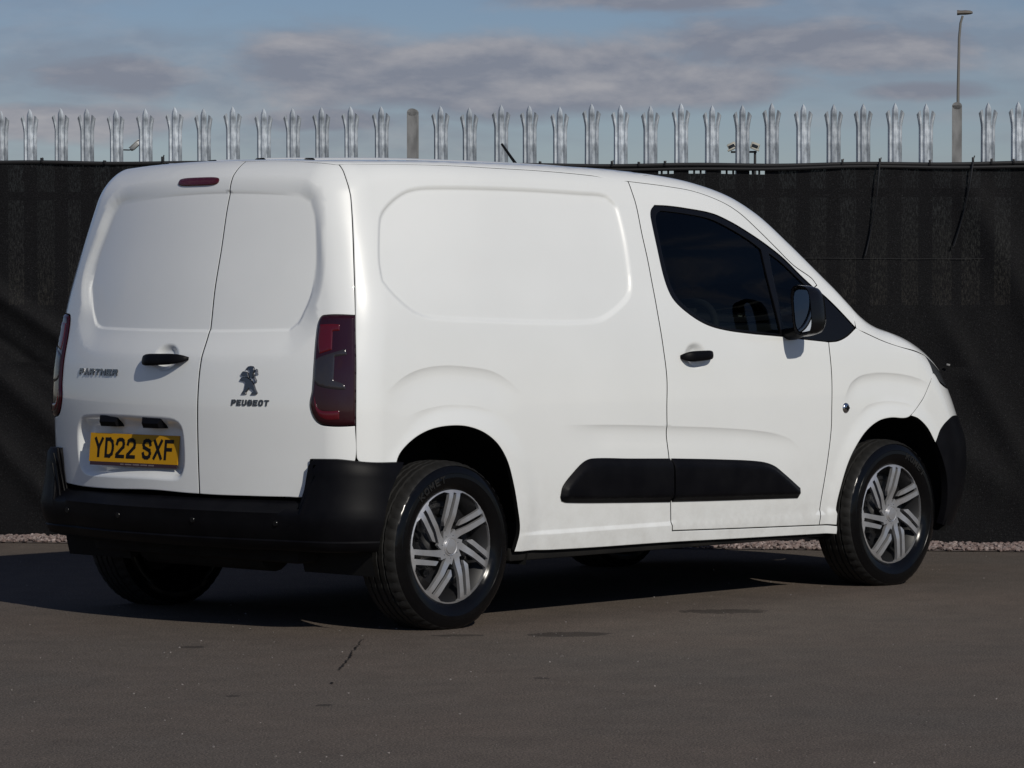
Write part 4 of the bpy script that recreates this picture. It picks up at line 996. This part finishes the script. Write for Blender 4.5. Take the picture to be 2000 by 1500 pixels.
def tyre_letter(ch, ang, parent):
    q, wd = letters(ch, .025, .027, 0, .0058); V, Fc = [], []
    for qq in q:
        b = len(V)
        for h_ in (.0985, .1068):
            for p in qq:
                rr = .2495 + p[1]; t_ = ang - (p[0]-wd/2)/.262; V.append((rr*math.cos(t_), -h_ - .0006*(b % 3), rr*math.sin(t_)))
        Fc += [(b+4, b+5, b+6, b+7), (b, b+1, b+5, b+4), (b+1, b+2, b+6, b+5), (b+2, b+3, b+7, b+6), (b+3, b, b+4, b+7)]
    return fix(V, Fc, 'tyre_letter', M['tread'], parent)
for (u, v, spin) in ((0, -.787, 0.), (2.785, -.782, .06), (0, .787, .4), (2.785, .782, .9)):
    w = link(bpy.data.objects.new('wheel', rim), van); w.location = (u, v, HZ)
    w.rotation_euler = (0, 0, 0 if v < 0 else math.pi)
    for nm, me in (('tyre', tyre), ('hub_cap', cap), ('hub_centre', ctr), ('hub_pin', pins)):
        c = link(bpy.data.objects.new(nm, me), w)
        if nm != 'tyre': c.rotation_euler = (0, spin, 0)
        if nm == 'hub_pin': c['kind'] = 'stuff'
    if v < 0:
        for i in range(10):
            a = 2*math.pi*(i+.4)/10; c = link(bpy.data.objects.new('bolt_boss', bosses), w); c.location = (.128*math.cos(a), -.024, .128*math.sin(a))
        for i, ch in enumerate('KOMET'): tyre_letter(ch, (math.radians(56) if u > 1 else math.radians(118)) - (i-2)*.125, w)

# --- wheel-arch liners, underbody, running gear
for u, v in ((0, -1), (2.76, -1), (0, 1), (2.76, 1)):
    V, Fc = [], []; R = .435; zc = .37; n = 28
    ys = (.88, .50); 
    for i in range(n+1):
        a = math.radians(-20 + 220*i/n)
        for y in ys: V.append((u + R*math.cos(a), v*y, zc + R*math.sin(a)))
    for i in range(n): Fc.append((2*i, 2*i+1, 2*i+3, 2*i+2))
    b = len(V); V.append((u, v*.50, zc)); Fc += [(2*i+1, 2*i+3, b) for i in range(n)]
    fix(V, Fc, 'wheel_arch_liner', M['liner'], van)
box('floor_pan', (1.42, 0, .34), (3.9, 1.18, .16), M['underbody'], van, .02)
box('sill_beam', (1.35, -.78, .335), (1.95, .16, .11), M['underbody'], van, .01); box('sill_beam', (1.35, .78, .335), (1.95, .16, .11), M['underbody'], van, .01)
V, Fc = tube([(0, -.7, .29), (0, -.3, .27), (0, .3, .27), (0, .7, .29)], .045, 12); obj('rear_axle', V, Fc, M['underbody'], van)
V, Fc = tube([(-.42, -.35, .30), (-.42, .35, .30)], .085, 16); obj('silencer', V, Fc, M['underbody'], van, smooth=40)
V, Fc = tube([(2.785, -.7, .25), (2.785, .7, .25)], .04, 10); obj('front_axle', V, Fc, M['underbody'], van)
box('sill_skirt', (1.32, -.845, .262), (1.98, .05, .05), M['underbody'], van, .008); box('sill_skirt', (1.32, .845, .262), (1.98, .05, .05), M['underbody'], van, .008)
# aerial on the roof
V, Fc = tube([(1.31, -.02, 1.79), (1.265, -.02, 1.835), (1.19, -.02, 1.905)], [.010, .0065, .005], 8); obj('aerial', V, Fc, M['black_plastic'], roof)

# --- cab interior seen through the glass
box('bulkhead', (1.02, 0, .98), (.03, 1.46, 1.30), M['interior'], van, .01)
bm = bmesh.new(); bm_box(bm, (1.6, 0, .44), (1.3, 1.5, .04)); from_bm('cab_floor', bm, M['interior'], van)
bm = bmesh.new()
pr = [(2.0, .50), (2.0, .98), (2.05, 1.07), (2.14, 1.13), (2.30, 1.15), (2.60, 1.13), (2.62, .5)]
vs_ = [[bm.verts.new((a, s*.80, b)) for a, b in pr] for s in (-1, 1)]; n = len(pr)
bm.faces.new(vs_[0]); bm.faces.new(vs_[1])
for i in range(n): bm.faces.new((vs_[0][i], vs_[0][(i+1) % n], vs_[1][(i+1) % n], vs_[1][i]))
from_bm('dashboard', bm, M['interior'], van, bev=.03, seg=3)
V, Fc = [], []
R0, r0 = .185, .016; cw = Vector((1.90, -.40, 1.08)); rm_ = Matrix.Rotation(math.radians(-62), 3, 'Y')
for i in range(40):
    for k in range(10):
        a, b = 2*math.pi*i/40, 2*math.pi*k/10; V.append(cw + rm_ @ Vector(((R0 + r0*math.cos(b))*math.cos(a), (R0 + r0*math.cos(b))*math.sin(a), r0*math.sin(b))))
for i in range(40):
    for k in range(10): Fc.append((i*10+k, i*10+(k+1) % 10, ((i+1) % 40)*10+(k+1) % 10, ((i+1) % 40)*10+k))
sw = obj('steering_wheel', V, Fc, M['interior'], van, smooth=60)
bm = bmesh.new(); bm_box(bm, cw, (.30, .07, .02), rm_.to_4x4().to_3x3()); bm_box(bm, cw, (.13, .14, .03), rm_); from_bm('wheel_spokes', bm, M['interior'], sw, bev=.006)
for v in (-.40, .40):
    bm = bmesh.new(); bm_box(bm, (1.42, v, .62), (.50, .50, .16)); bm_box(bm, (1.16, v, .98), (.14, .48, .66), Matrix.Rotation(math.radians(12), 3, 'Y'))
    bm_box(bm, (1.10, v, 1.40), (.10, .26, .18))
    from_bm('seat', bm, M['seat'], van, bev=.04, seg=3)

for sg in (-1, 1):
    box('door_card', (1.75, sg*.845, .72), (1.05, .04, .74), M['interior'], van, .01)
# ------------------------------------------------------------------ ground
def asphalt():
    m = mat('asphalt', (.1, .09, .085), .88, spec=.25); N, Lk, b = nodes(m)
    big = noise(m, .55, detail=5, rough=.6); mid = noise(m, 5.5, detail=6, rough=.65, stretch=(1, 1, 1)); fine = noise(m, 150, detail=2, rough=.7); grit = noise(m, 48, detail=4, rough=.75)
    r1 = ramp(m, big.outputs[0], [(.30, (.102, .088, .075)), (.50, (.112, .092, .076)), (.70, (.122, .096, .078))])
    r2 = ramp(m, mid.outputs[0], [(.30, .84), (.55, 1.0), (.75, 1.12)])
    r3 = ramp(m, fine.outputs[0], [(.30, .35), (.50, 1.0), (.68, 1.9)])
    r4 = ramp(m, grit.outputs[0], [(.26, .45), (.40, .92), (.5, 1.0), (.66, 1.10), (.76, 1.9)])
    def mul(a, c):
        x = N.new('ShaderNodeMix'); x.data_type = 'RGBA'; x.blend_type = 'MULTIPLY'; x.inputs[0].default_value = 1; Lk.new(a, x.inputs[6]); Lk.new(c, x.inputs[7]); return x.outputs[2]
    col = mul(mul(mul(r1.outputs[0], r2.outputs[0]), r3.outputs[0]), r4.outputs[0])
    # drips and oil stains: (x, y, length along, width, turn), edges broken up by noise
    t = N.new('ShaderNodeTexCoord'); edge = noise(m, 22, detail=5, rough=.7)
    for sx, sy, la, lb, turn, dark in STAINS:
        mp = N.new('ShaderNodeMapping'); mp.vector_type = 'TEXTURE'; mp.inputs['Location'].default_value = (sx, sy, 0); mp.inputs['Rotation'].default_value = (0, 0, turn)
        mp.inputs['Scale'].default_value = (la, lb, 1); Lk.new(t.outputs['Object'], mp.inputs[0])
        ln = N.new('ShaderNodeVectorMath'); ln.operation = 'LENGTH'; Lk.new(mp.outputs[0], ln.inputs[0])
        ad = N.new('ShaderNodeMath'); ad.operation = 'MULTIPLY_ADD'; ad.inputs[1].default_value = 1.6; Lk.new(edge.outputs[0], ad.inputs[0]); Lk.new(ln.outputs['Value'], ad.inputs[2])
        r = ramp(m, ad.outputs[0], [(.0, dark), (.98, dark), (1.0, 1.0)])
        sc = N.new('ShaderNodeMath'); sc.operation = 'MULTIPLY'; sc.inputs[1].default_value = .58; Lk.new(ad.outputs[0], sc.inputs[0]); Lk.new(sc.outputs[0], r.inputs[0])
        col = mul(col, r.outputs[0])
    Lk.new(col, b.inputs['Base Color'])
    bp = N.new('ShaderNodeBump'); bp.inputs['Strength'].default_value = .55; bp.inputs['Distance'].default_value = .004
    Lk.new(fine.outputs[0], bp.inputs['Height']); Lk.new(bp.outputs[0], b.inputs['Normal'])
    return m
FW = np.array([math.cos(YAW), math.sin(YAW)]); RT_ = np.array([math.sin(YAW), -math.cos(YAW)]); C2 = np.array(CAM[:2])
def seen(xi, depth): return C2 + depth*(FW + RT_*(xi-1000)/6713.9)            # plan position at a depth in front of the camera
def ground_at(xi, yi): return seen(xi, CAM.z*6713.9/(yi - 593.4))
STAINS = [(*ground_at(1110, 1240), .17, .10, -.65, .45), (*ground_at(1415, 1195), .20, .10, -.75, .48), (*ground_at(375, 1265), .06, .04, -.7, .5),
          (*ground_at(893, 1242), .11, .045, -.7, .55), (*ground_at(632, 1379), .035, .028, .4, .45), (*ground_at(1058, 1326), .03, .03, 0, .5), (*ground_at(453, 1361), .026, .022, .1, .5)]
S_ = 3000.
ground = obj('asphalt_yard', [(-S_, -S_, 0), (S_, -S_, 0), (S_, S_, 0), (-S_, S_, 0)], [(0, 1, 2, 3)], asphalt()); tag(ground, kind='structure')
# crack in the surface: short broken dark slots, a shallow groove of its own
crk = bpy.data.materials.new('crack_dirt'); crk = mat('crack_dirt', (.018, .016, .015), .95, spec=.1)
pth = [(712, 1250), (703, 1255), (697, 1266), (688, 1276), (681, 1288), (672, 1298), (664, 1308), (655, 1318), (648, 1330), (643, 1343)]
V, Fc = [], []
for k, (a, b) in enumerate(zip(pth[:-1], pth[1:])):
    for j in range(3):
        t0 = (j + .1 + .2*random.random())/3; t1 = (j + .85)/3
        if k > 5 and random.random() < .45: continue
        p, q = ground_at(a[0] + (b[0]-a[0])*t0 + random.uniform(-3, 3), a[1] + (b[1]-a[1])*t0), ground_at(a[0] + (b[0]-a[0])*t1 + random.uniform(-3, 3), a[1] + (b[1]-a[1])*t1)
        d = q-p; d /= np.linalg.norm(d); n_ = np.array([-d[1], d[0]])*random.uniform(.003, .008); bi = len(V)
        V += [(*(p-n_*.3), .0035), (*(p+(q-p)*.5-n_), .0035), (*q, .0035), (*(p+(q-p)*.5+n_), .0035)]; Fc.append((bi, bi+1, bi+2, bi+3))
tag(obj('surface_crack', V, Fc, crk, smooth=0), kind='structure')
# loose chippings on the tarmac
def stones(name, n, place, size, m, subdiv=1):
    bm = bmesh.new(); base = []
    for k in range(6):
        b = bmesh.new(); bmesh.ops.create_icosphere(b, subdivisions=subdiv, radius=1)
        r_ = random.Random(k)
        vs0 = [np.array(v.co)*(1 + r_.uniform(-.28, .28)) for v in b.verts]; fs0 = [[v.index for v in f.verts] for f in b.faces]; b.free(); base.append((np.array(vs0), fs0))
    bm.free(); V, Fc = [], []; c = 0
    for i in range(n):
        vs0, fs0 = base[i % 6]; s = size()*np.array([random.uniform(.8, 1.3), random.uniform(.7, 1.1), random.uniform(.5, .85)])
        R = np.array(Matrix.Rotation(random.uniform(0, 6.28), 3, 'Z') @ Matrix.Rotation(random.uniform(-.6, .6), 3, 'X')); p = place(s)
        V.append((vs0*s) @ R.T + p); Fc += [[j + c for j in f] for f in fs0]; c += len(vs0)
    return obj(name, np.concatenate(V), Fc, m, smooth=0)
chip = vary(mat('stone_chipping', (.3, .27, .25), .8), 40, (.10, .09, .08), (.34, .31, .29), detail=2)
def chip_place(s):
    p = seen(random.uniform(-300, 2300), random.uniform(9., 17.)); return np.array([p[0], p[1], s[2]*.6])
tag(stones('loose_chippings', 560, chip_place, lambda: random.choice([.0018, .002, .0025, .0035]), chip), 'scattered pale stone chippings lying on the tarmac yard', 'chippings', kind='stuff')

# ------------------------------------------------------------------ fence line
FA = seen(0, 18.10); FB = seen(2000, 17.45); FT = FB - FA; FL = np.linalg.norm(FT); FT /= FL
FN = np.array([-FT[1], FT[0]]); FN = FN if np.dot(FN, C2 - FA) > 0 else -FN       # towards the camera
FANG = math.atan2(FT[1], FT[0])
def on_fence(xi):
    d = FW + RT_*(xi-1000)/6713.9; A_ = np.stack([d, -FT], 1); t, s = np.linalg.solve(A_, FA - C2); return s
def fpt(s, out, z): p = FA + FT*s + FN*out; return (p[0], p[1], z)
s0 = on_fence(4); s1 = on_fence(1987); PITCHP = (s1 - s0)/34
# gravel strip along the foot of the fence
gb = mat('gravel_bed', (.16, .13, .12), .95)
e0, e1 = ground_at(0, 1061), ground_at(2000, 1079); et_ = (e1-e0)
g0 = e0 - et_*.5; g1 = e1 + et_*.5
tag(obj('gravel_bed', [(*g0, .004), (*g1, .004), fpt(FL*1.5, -.6, .004), fpt(-FL*.5, -.6, .004)], [(0, 1, 2, 3)], gb), kind='structure')
grav = mat('gravel_stones', (.4, .3, .28), .85, spec=.3); N_, L_, b_ = nodes(grav)
gi = N_.new('ShaderNodeObjectInfo'); vn = noise(grav, 38, detail=1, rough=.3); rr = ramp(grav, vn.outputs[0], [(.32, (.11, .080, .073)), (.46, (.24, .18, .165)), (.58, (.20, .17, .16)), (.70, (.38, .31, .29))]); L_.new(rr.outputs[0], b_.inputs['Base Color'])
def grav_place(s):
    t = random.uniform(-.40, 1.40); w = random.random()**.8
    p = e0 + et_*t; k = on_line = np.dot(p - FA, FN)
    p = p - FN*w*(k + .05) + FN*random.gauss(0, .012); return np.array([p[0], p[1], .006 + s[2]*.5 + .012*random.random()*min(1, w*4)])
tag(stones('gravel_strip', 11500, grav_place, lambda: random.uniform(.008, .017), grav), 'strip of pinkish gravel along the foot of the fence', 'gravel', kind='stuff')
# rough ground beyond the fence
fld = vary(mat('rough_grass', (.05, .06, .03), .95), .8, (.035, .042, .02), (.07, .07, .04), detail=6)
far0, far1 = fpt(-2500, -.75, .004), fpt(2500, -.75, .004)
tag(obj('rough_ground', [far0, far1, fpt(2500, -2500, .004), fpt(-2500, -2500, .004)], [(0, 1, 2, 3)], fld), kind='structure')

# ------------------------------------------------------------------ palisade fence
fence = empty('palisade_fence', (FA[0], FA[1], 0), FANG)
tag(fence, 'galvanised steel palisade fence with triple-pointed pales behind black netting', 'fence')
# pale: W-section, top split into three points, outer two splayed; local x along the fence, +y away from camera when fence faces -y
side_sign = -1 if np.dot(np.array([-math.sin(FANG), math.cos(FANG)]), FN) < 0 else 1       # local +y is towards the camera if +1
def make_pale(top, split):
    prof = [(-.036, -.012), (-.0335, -.002), (-.026, .004), (-.0165, .000), (-.0125, .003), (-.006, .0085), (.006, .0085), (.0125, .003), (.0165, .000), (.026, .004), (.0335, -.002), (.036, -.012)]
    zs = [0, .6, 1.2, 1.8, split]; V, Fc = [], []; n = len(prof)
    for z in zs:
        for x, y in prof: V.append((x, y, z))
    for k in range(len(zs)-1):
        for i in range(n-1): Fc.append((k*n+i, k*n+i+1, (k+1)*n+i+1, (k+1)*n+i))
    def prong(i0, i1, ztop, lean, outy, mid):
        rows = [0, .25, .5, .72, .88, 1.0]; pr = prof[i0:i1+1]; b = len(V); m = len(pr); xc = sum(p[0] for p in pr)/m if mid is None else mid
        x_in = min((p[0] for p in pr), key=abs); x_out = max((p[0] for p in pr), key=abs)
        for t in rows:
            for x, y in pr:
                if mid is None:                                # slanted cut, inner edge highest
                    q = (x-x_in)/(x_out-x_in); V.append((x + lean*t**1.4, y + outy*t**1.6, split + (ztop-split)*t*(1 - .22*q**1.5)))
                else:
                    w = 1.0 if t < .70 else (1 - .95*((t-.70)/.30)**1.5); V.append((xc + (x-xc)*w, y, split + (ztop-split)*t))
        for k in range(len(rows)-1):
            for i in range(m-1): Fc.append((b+k*m+i, b+k*m+i+1, b+(k+1)*m+i+1, b+(k+1)*m+i))
    prong(0, 3, top-.036, -.012, .014, None); prong(3, 8, top, 0, -.004, 0); prong(8, 11, top-.036, .012, .014, None)
    bm = bmesh.new(); vs_ = [bm.verts.new((x, y*side_sign, z)) for x, y, z in V]
    for f in Fc: bm.faces.new([vs_[i] for i in f])
    bmesh.ops.remove_doubles(bm, verts=bm.verts, dist=1e-5); bmesh.ops.recalc_face_normals(bm, faces=bm.faces)
    bmesh.ops.solidify(bm, geom=bm.faces[:], thickness=.003)
    me = bpy.data.meshes.new('pale'); bm.to_mesh(me); bm.free(); me.materials.append(M['galv'])
    me.polygons.foreach_set('use_smooth', np.ones(len(me.polygons), bool)); me.set_sharp_from_angle(angle=math.radians(38)); return me
pale = [make_pale(2.258, 2.135), make_pale(2.255, 2.128), make_pale(2.260, 2.140)]
def make_post(w, top, rust):
    bm = bmesh.new(); bm_box(bm, (0, 0, top/2 - .01), (w, .008, top - .02)); bm_box(bm, (0, .045, top/2 - .01), (w, .008, top - .02)); bm_box(bm, (0, .0225, top/2 - .012), (.006, .037, top - .024))
    for yy in (0, .045):
        r = bmesh.ops.create_cone(bm, cap_ends=True, segments=20, radius1=w*.495, radius2=w*.495, depth=.008)
        bmesh.ops.transform(bm, matrix=Matrix.Translation((0, yy, top-.022)) @ Matrix.Diagonal((1, 1, .75, 1)) @ Matrix.Rotation(math.pi/2, 4, 'X'), verts=r['verts'])
    for v in bm.verts: v.co.y *= -side_sign
    o = from_bm('post', bm, M['post'] if rust else M['galv'], fence); return o
random.seed(5)
for k in range(-12, 47):
    s = s0 + PITCHP*k
    if k in (14, 32):
        p = make_post(.054 if k == 14 else .050, 2.248 if k == 14 else 2.262, True); p.location = (s + .004, -side_sign*.01, 0); continue
    p = bpy.data.objects.new('pale', pale[k % 3]); link(p, fence); p.location = (s, 0, random.uniform(-.007, .004)); p.rotation_euler = (random.uniform(-.004, .004), random.uniform(-.003, .003), random.uniform(-.09, .09))
for z in (.42, 1.80):
    bm = bmesh.new(); bm_box(bm, (FL/2, -side_sign*.028, z), (FL*2, .005, .045)); bm_box(bm, (FL/2, -side_sign*.05, z+.02), (FL*2, .045, .005)); from_bm('rail', bm, M['galv'], fence)

# ------------------------------------------------------------------ shade netting hung on the fence
def net_mat():
    m = mat('black_shade_net', (.014, .014, .016), .7, spec=.12); N, Lk, b = nodes(m)
    b.inputs['Sheen Weight'].default_value = .02; b.inputs['Sheen Roughness'].default_value = .5
    t = N.new('ShaderNodeTexCoord')
    sp_ = noise(m, 150, detail=3, rough=.75); big = noise(m, 2.3, detail=4); knit = noise(m, 210, detail=2, rough=.5, stretch=(1, 1, .25))
    r = ramp(m, sp_.outputs[0], [(.38, (.0030, .0030, .0038)), (.60, (.0085, .0085, .0095)), (.70, (.024, .024, .026)), (.79, (.11, .11, .11))])  # palest specks are sun glints put into the net colour
    Lk.new(r.outputs[0], b.inputs['Base Color'])
    tr = N.new('ShaderNodeBsdfTransparent'); mx = N.new('ShaderNodeMixShader'); out = N['Material Output']
    a1 = ramp(m, knit.outputs[0], [(.44, .0), (.70, .040)]); a2 = ramp(m, big.outputs[0], [(.35, .55), (.65, 1.0)])
    mu = N.new('ShaderNodeMath'); mu.operation = 'MULTIPLY'; Lk.new(a1.outputs[0], mu.inputs[0]); Lk.new(a2.outputs[0], mu.inputs[1])
    Lk.new(mu.outputs[0], mx.inputs[0]); Lk.new(b.outputs[0], mx.inputs[1]); Lk.new(tr.outputs[0], mx.inputs[2]); Lk.new(mx.outputs[0], out.inputs[0])
    bp = N.new('ShaderNodeBump'); bp.inputs['Strength'].default_value = .5; bp.inputs['Distance'].default_value = .003; Lk.new(sp_.outputs[0], bp.inputs['Height']); Lk.new(bp.outputs[0], b.inputs['Normal'])
    return m
M['net'] = net_mat(); M['hem'] = mat('net_hem', (.008, .008, .009), .6); M['tie'] = mat('cable_tie', (.006, .006, .007), .4); M['stitch'] = mat('stitching', (.022, .022, .024), .7)
net = empty('shade_netting', (FA[0], FA[1], 0), FANG); tag(net, 'black woven shade netting tied along the palisade fence', 'netting')
def top_z(s):
    return np.interp(s, [on_fence(-800), on_fence(0), on_fence(400), on_fence(1050), on_fence(1500), on_fence(2000), on_fence(2800)], [1.978, 1.978, 1.968, 1.948, 1.945, 1.948, 1.95]) + .003*np.sin(s*7.3)
def lin_noise(s, z, seed, k):
    r = np.random.default_rng(seed); o = 0*s
    for _ in range(7):
        a, b_, p = r.uniform(-1, 1)*k, r.uniform(-.35, .35)*k, r.uniform(0, 6.28); o = o + np.sin(a*s + b_*z + p)/7
    return o
def folds(s, z):
    def cre(x0, y0, x1, y1, wid, amp):
        a = np.array([on_fence(x0), CAM.z + (593.4-y0)*17.9/6713.9]); b_ = np.array([on_fence(x1), CAM.z + (593.4-y1)*17.9/6713.9]); d = b_-a; L = np.linalg.norm(d); d /= L
        t = (s-a[0])*d[0] + (z-a[1])*d[1]; q = (s-a[0])*-d[1] + (z-a[1])*d[0]
        return amp*np.exp(-(q/wid)**2)*sstep(-.25, .1, t)*(1 - sstep(L-.1, L+.3, t))
    return (cre(-150, 470, 170, 690, .050, .030) + cre(-150, 590, 150, 870, .065, .036) + cre(-100, 760, 120, 1000, .06, .026) + cre(-50, 620, 140, 760, .03, -.012)
            + cre(1890, 380, 2100, 760, .09, .025) + cre(1700, 760, 1990, 960, .10, .02) + cre(1850, 640, 2050, 980, .06, .015))
def net_sheet(name, z0f, z1f, out, seed, nx, nz, holes=False):
    ss = np.linspace(on_fence(-700), on_fence(2700), nx); tt = np.linspace(0, 1, nz)
    Sg, Tg = np.meshgrid(ss, tt); Z0 = z0f(Sg); Z1 = z1f(Sg); Zg = Z0 + (Z1-Z0)*Tg
    y = out + .010*lin_noise(Sg, Zg, seed, 9) + .005*lin_noise(Sg, Zg, seed+1, 32) + folds(Sg, Zg)*(1 - .9*sstep(.93, 1.0, Tg))
    V = np.stack([Sg, y*side_sign, Zg], -1).reshape(-1, 3); Fc = []
    for k in range(nz-1):
        for i in range(nx-1): Fc.append((k*nx+i, k*nx+i+1, (k+1)*nx+i+1, (k+1)*nx+i))
    if holes:
        def slot(k, i):
            if not (nz-1-k in (3, 4)): return False
            s = ss[i]; u = ((s - s0)/PITCHP) % 1.0
            return on_fence(1262) < s < on_fence(1520) and .22 < u < .78 and i % 3 != 0
        Fc = [f for q, f in enumerate(Fc) if not slot(q//(nx-1), q % (nx-1))]
    return obj(name, V, Fc, M['net'], net, smooth=80)
net_sheet('upper_sheet', lambda s: 0*s + .55, lambda s: top_z(s) - .012, .050, 3, 820, 150, True)
net_sheet('lower_sheet', lambda s: .012 + .012*np.abs(np.sin(s*23) * np.sin(s*9.1)), lambda s: .915 + .010*np.sin(s*1.7+.6) + .006*np.sin(s*6.1), .066, 8, 360, 60)
ss = np.linspace(on_fence(-700), on_fence(2700), 160)
V, Fc = tube([(s, side_sign*.052, float(top_z(s)) - .004) for s in ss], .0105, 8); obj('hem', V, Fc, M['hem'], net)
sr = np.linspace(on_fence(1040), on_fence(2700), 90)
V, Fc = tube([(s, side_sign*(.060 + .004*math.sin(s*5)), float(top_z(s)) - .022 + .004*math.sin(s*3.1)) for s in sr], .009, 8); obj('hem_rope', V, Fc, M['hem'], net)
V, Fc = tube([(s, side_sign*(.058 + .01*float(lin_noise(np.array(s), np.array(1.47), 3, 9))), 1.466 + .004*math.sin(s*2.2)) for s in np.linspace(on_fence(1560), on_fence(2700), 80)], .0011, 6); obj('stitched_seam', V, Fc, M['stitch'], net)
# ties along the top
for xi, hgt in ((88, .016), (210, .008), (323, .030), (1057, .012), (1197, .020), (1249, .012), (1300, .014), (1645, .018), (1718, .022), (1815, .016), (1899, .030), (1935, .018), (1978, .012)):
    s = on_fence(xi); zt = float(top_z(s)); bm = bmesh.new()
    bm_box(bm, (s, side_sign*.052, zt + hgt*.3), (.012, .030, hgt + .012)); bm_box(bm, (s + .004, side_sign*.058, zt + hgt*.8), (.006, .008, hgt), Matrix.Rotation(.3, 3, 'Y'))
    from_bm('cable_tie', bm, M['tie'], net, bev=.002)
# loose cords hanging down the net
for k, (x0, y0, x1, y1, lab) in enumerate(((1718, 318, 1690, 500, 'thin black cord hanging down the netting behind the windscreen'), (1899, 320, 1862, 482, 'thin black cord hanging down the netting below the street lamp'))):
    P = []
    for t in np.linspace(0, 1, 12):
        xi = x0 + (x1-x0)*t + 5*math.sin(t*3.1); yi = y0 + (y1-y0)*t; s = on_fence(xi); p = FA + FT*s + FN*(.080 + .01*math.sin(t*6)); P.append((p[0], p[1], CAM.z + (593.4-yi)*17.6/6713.9))
    V, Fc = tube(P, .0042, 6); tag(obj('hanging_cord', V, Fc, M['tie']), lab, 'cord', 'cords hanging from the netting')
# pale clip where two nets are joined, with its cord
s = on_fence(1852); zc = .925; pc = fpt(s, .10, zc)
clip = empty('net_clip', pc, FANG); tag(clip, 'small pale clip joining the netting in front of the bonnet', 'clip')
bm = bmesh.new(); bm_box(bm, (0, 0, 0), (.018, .006, .010), Matrix.Rotation(.25, 3, 'Y')); from_bm('tab', bm, mat('pale_clip', (.22, .22, .22), .5), clip, bev=.002)

# ------------------------------------------------------------------ far things above the fence
grey = mat('lamp_column_grey', (.16, .155, .145), .75); dkg = mat('lantern_grey', (.13, .115, .10), .6)
D_ = 80.; pl = seen(1869, D_); sc = 6713.9/D_
lamp = empty('street_lamp', (pl[0], pl[1], 0), FANG); tag(lamp, 'tall thin grey street lamp rising behind the fence post', 'street lamp')
V, Fc = tube([(0, 0, 0), (0, 0, 1.4), (.0, 0, 1.5), (0, 0, 4.0), (.01, 0, 6.2), (.03, 0, 7.4), (.06, 0, 7.75), (.11, 0, 7.92)], [.085, .085, .046, .040, .034, .030, .028, .026], 12); obj('column', V, Fc, grey, lamp, smooth=50)
bm = bmesh.new()
hd = [(-.09, .085), (.0, .07), (.10, .075), (.22, .06), (.27, .03)]; vs_ = []
for x, r in hd:
    vs_.append([bm.verts.new((x + .07, r*1.2*math.cos(a), 7.985 + .015*x + r*.85*math.sin(a)*(1 if math.sin(a) > 0 else .7))) for a in np.linspace(0, 2*math.pi, 14, endpoint=False)])
for a, b_ in zip(vs_[:-1], vs_[1:]):
    for i in range(14): bm.faces.new((a[i], a[(i+1) % 14], b_[(i+1) % 14], b_[i]))
bm.faces.new(vs_[0]); bm.faces.new(vs_[-1]); from_bm('lantern', bm, dkg, lamp)
# twin floodlights on a mast
cream = mat('cream_housing', (.42, .41, .36), .6); dark = mat('dark_glass', (.02, .022, .025), .15); mast = mat('dark_mast', (.03, .03, .032), .6)
D_ = 60.; pm = seen(1474, D_); zf = CAM.z + (593.4-297)*D_/6713.9
fl_ = empty('floodlight_mast', (pm[0], pm[1], 0), FANG); tag(fl_, 'pair of small cream floodlights on a dark mast beyond the fence', 'floodlight')
V, Fc = tube([(0, 0, 0), (0, 0, zf+.02)], [.05, .022], 10); obj('mast', V, Fc, mast, fl_)
V, Fc = tube([(-.42, 0, zf), (.03, 0, zf)], .018, 8); obj('cross_arm', V, Fc, mast, fl_)
for dx, tilt in ((-.40, -.45), (0., .35)):
    bm = bmesh.new(); bm_box(bm, (dx, 0, zf+.10), (.15, .13, .12), Matrix.Rotation(tilt, 3, 'Y')); h_ = from_bm('lamp_housing', bm, cream, fl_, bev=.012)
    bm = bmesh.new(); bm_box(bm, (dx + .02*tilt, side_sign*.05, zf+.045), (.14, .10, .03), Matrix.Rotation(tilt, 3, 'Y')); from_bm('lamp_visor', bm, cream, h_, bev=.005)
    bm = bmesh.new(); bm_box(bm, (dx, side_sign*.068, zf+.09), (.11, .006, .07), Matrix.Rotation(tilt, 3, 'Y')); from_bm('lamp_glass', bm, dark, h_, bev=.002)
# CCTV camera
D_ = 42.; pm = seen(235, D_); k_ = D_/6713.9; zc = CAM.z + (593.4-288)*k_
cc_ = empty('security_camera', (pm[0], pm[1], 0), FANG); tag(cc_, 'small white hooded security camera on a mast seen between the fence pales', 'security camera')
V, Fc = tube([(0, 0, 0), (0, 0, zc+.02)], .022, 10); obj('mast', V, Fc, mast, cc_)
V, Fc = tube([(0, 0, zc-.03), (.12, side_sign*.02, zc-.035), (.17, side_sign*.02, zc-.03)], .008, 8); obj('bracket', V, Fc, mast, cc_)
wht = mat('white_housing', (.62, .62, .60), .4)
bm = bmesh.new(); R_ = Matrix.Rotation(-.62, 3, 'Y') @ Matrix.Rotation(side_sign*.5, 3, 'Z'); bm_box(bm, (.20, side_sign*.02, zc+.015), (.15, .055, .05), R_); hb_ = from_bm('camera_body', bm, wht, cc_, bev=.008)
bm = bmesh.new(); bm_box(bm, (.195, side_sign*.02, zc+.048), (.19, .075, .010), R_); from_bm('hood', bm, wht, hb_, bev=.003)
bm = bmesh.new(); bm_box(bm, Vector((.20, side_sign*.02, zc+.015)) + R_ @ Vector((-.078, 0, 0)), (.006, .042, .038), R_); from_bm('lens', bm, dark, hb_, bev=.002)
V, Fc = tube([(-.075, 0, zc-.1), (-.085, 0, zc+.03), (-.095, 0, zc+.075)], [.008, .008, .016], 8); obj('antenna', V, Fc, mast, cc_)
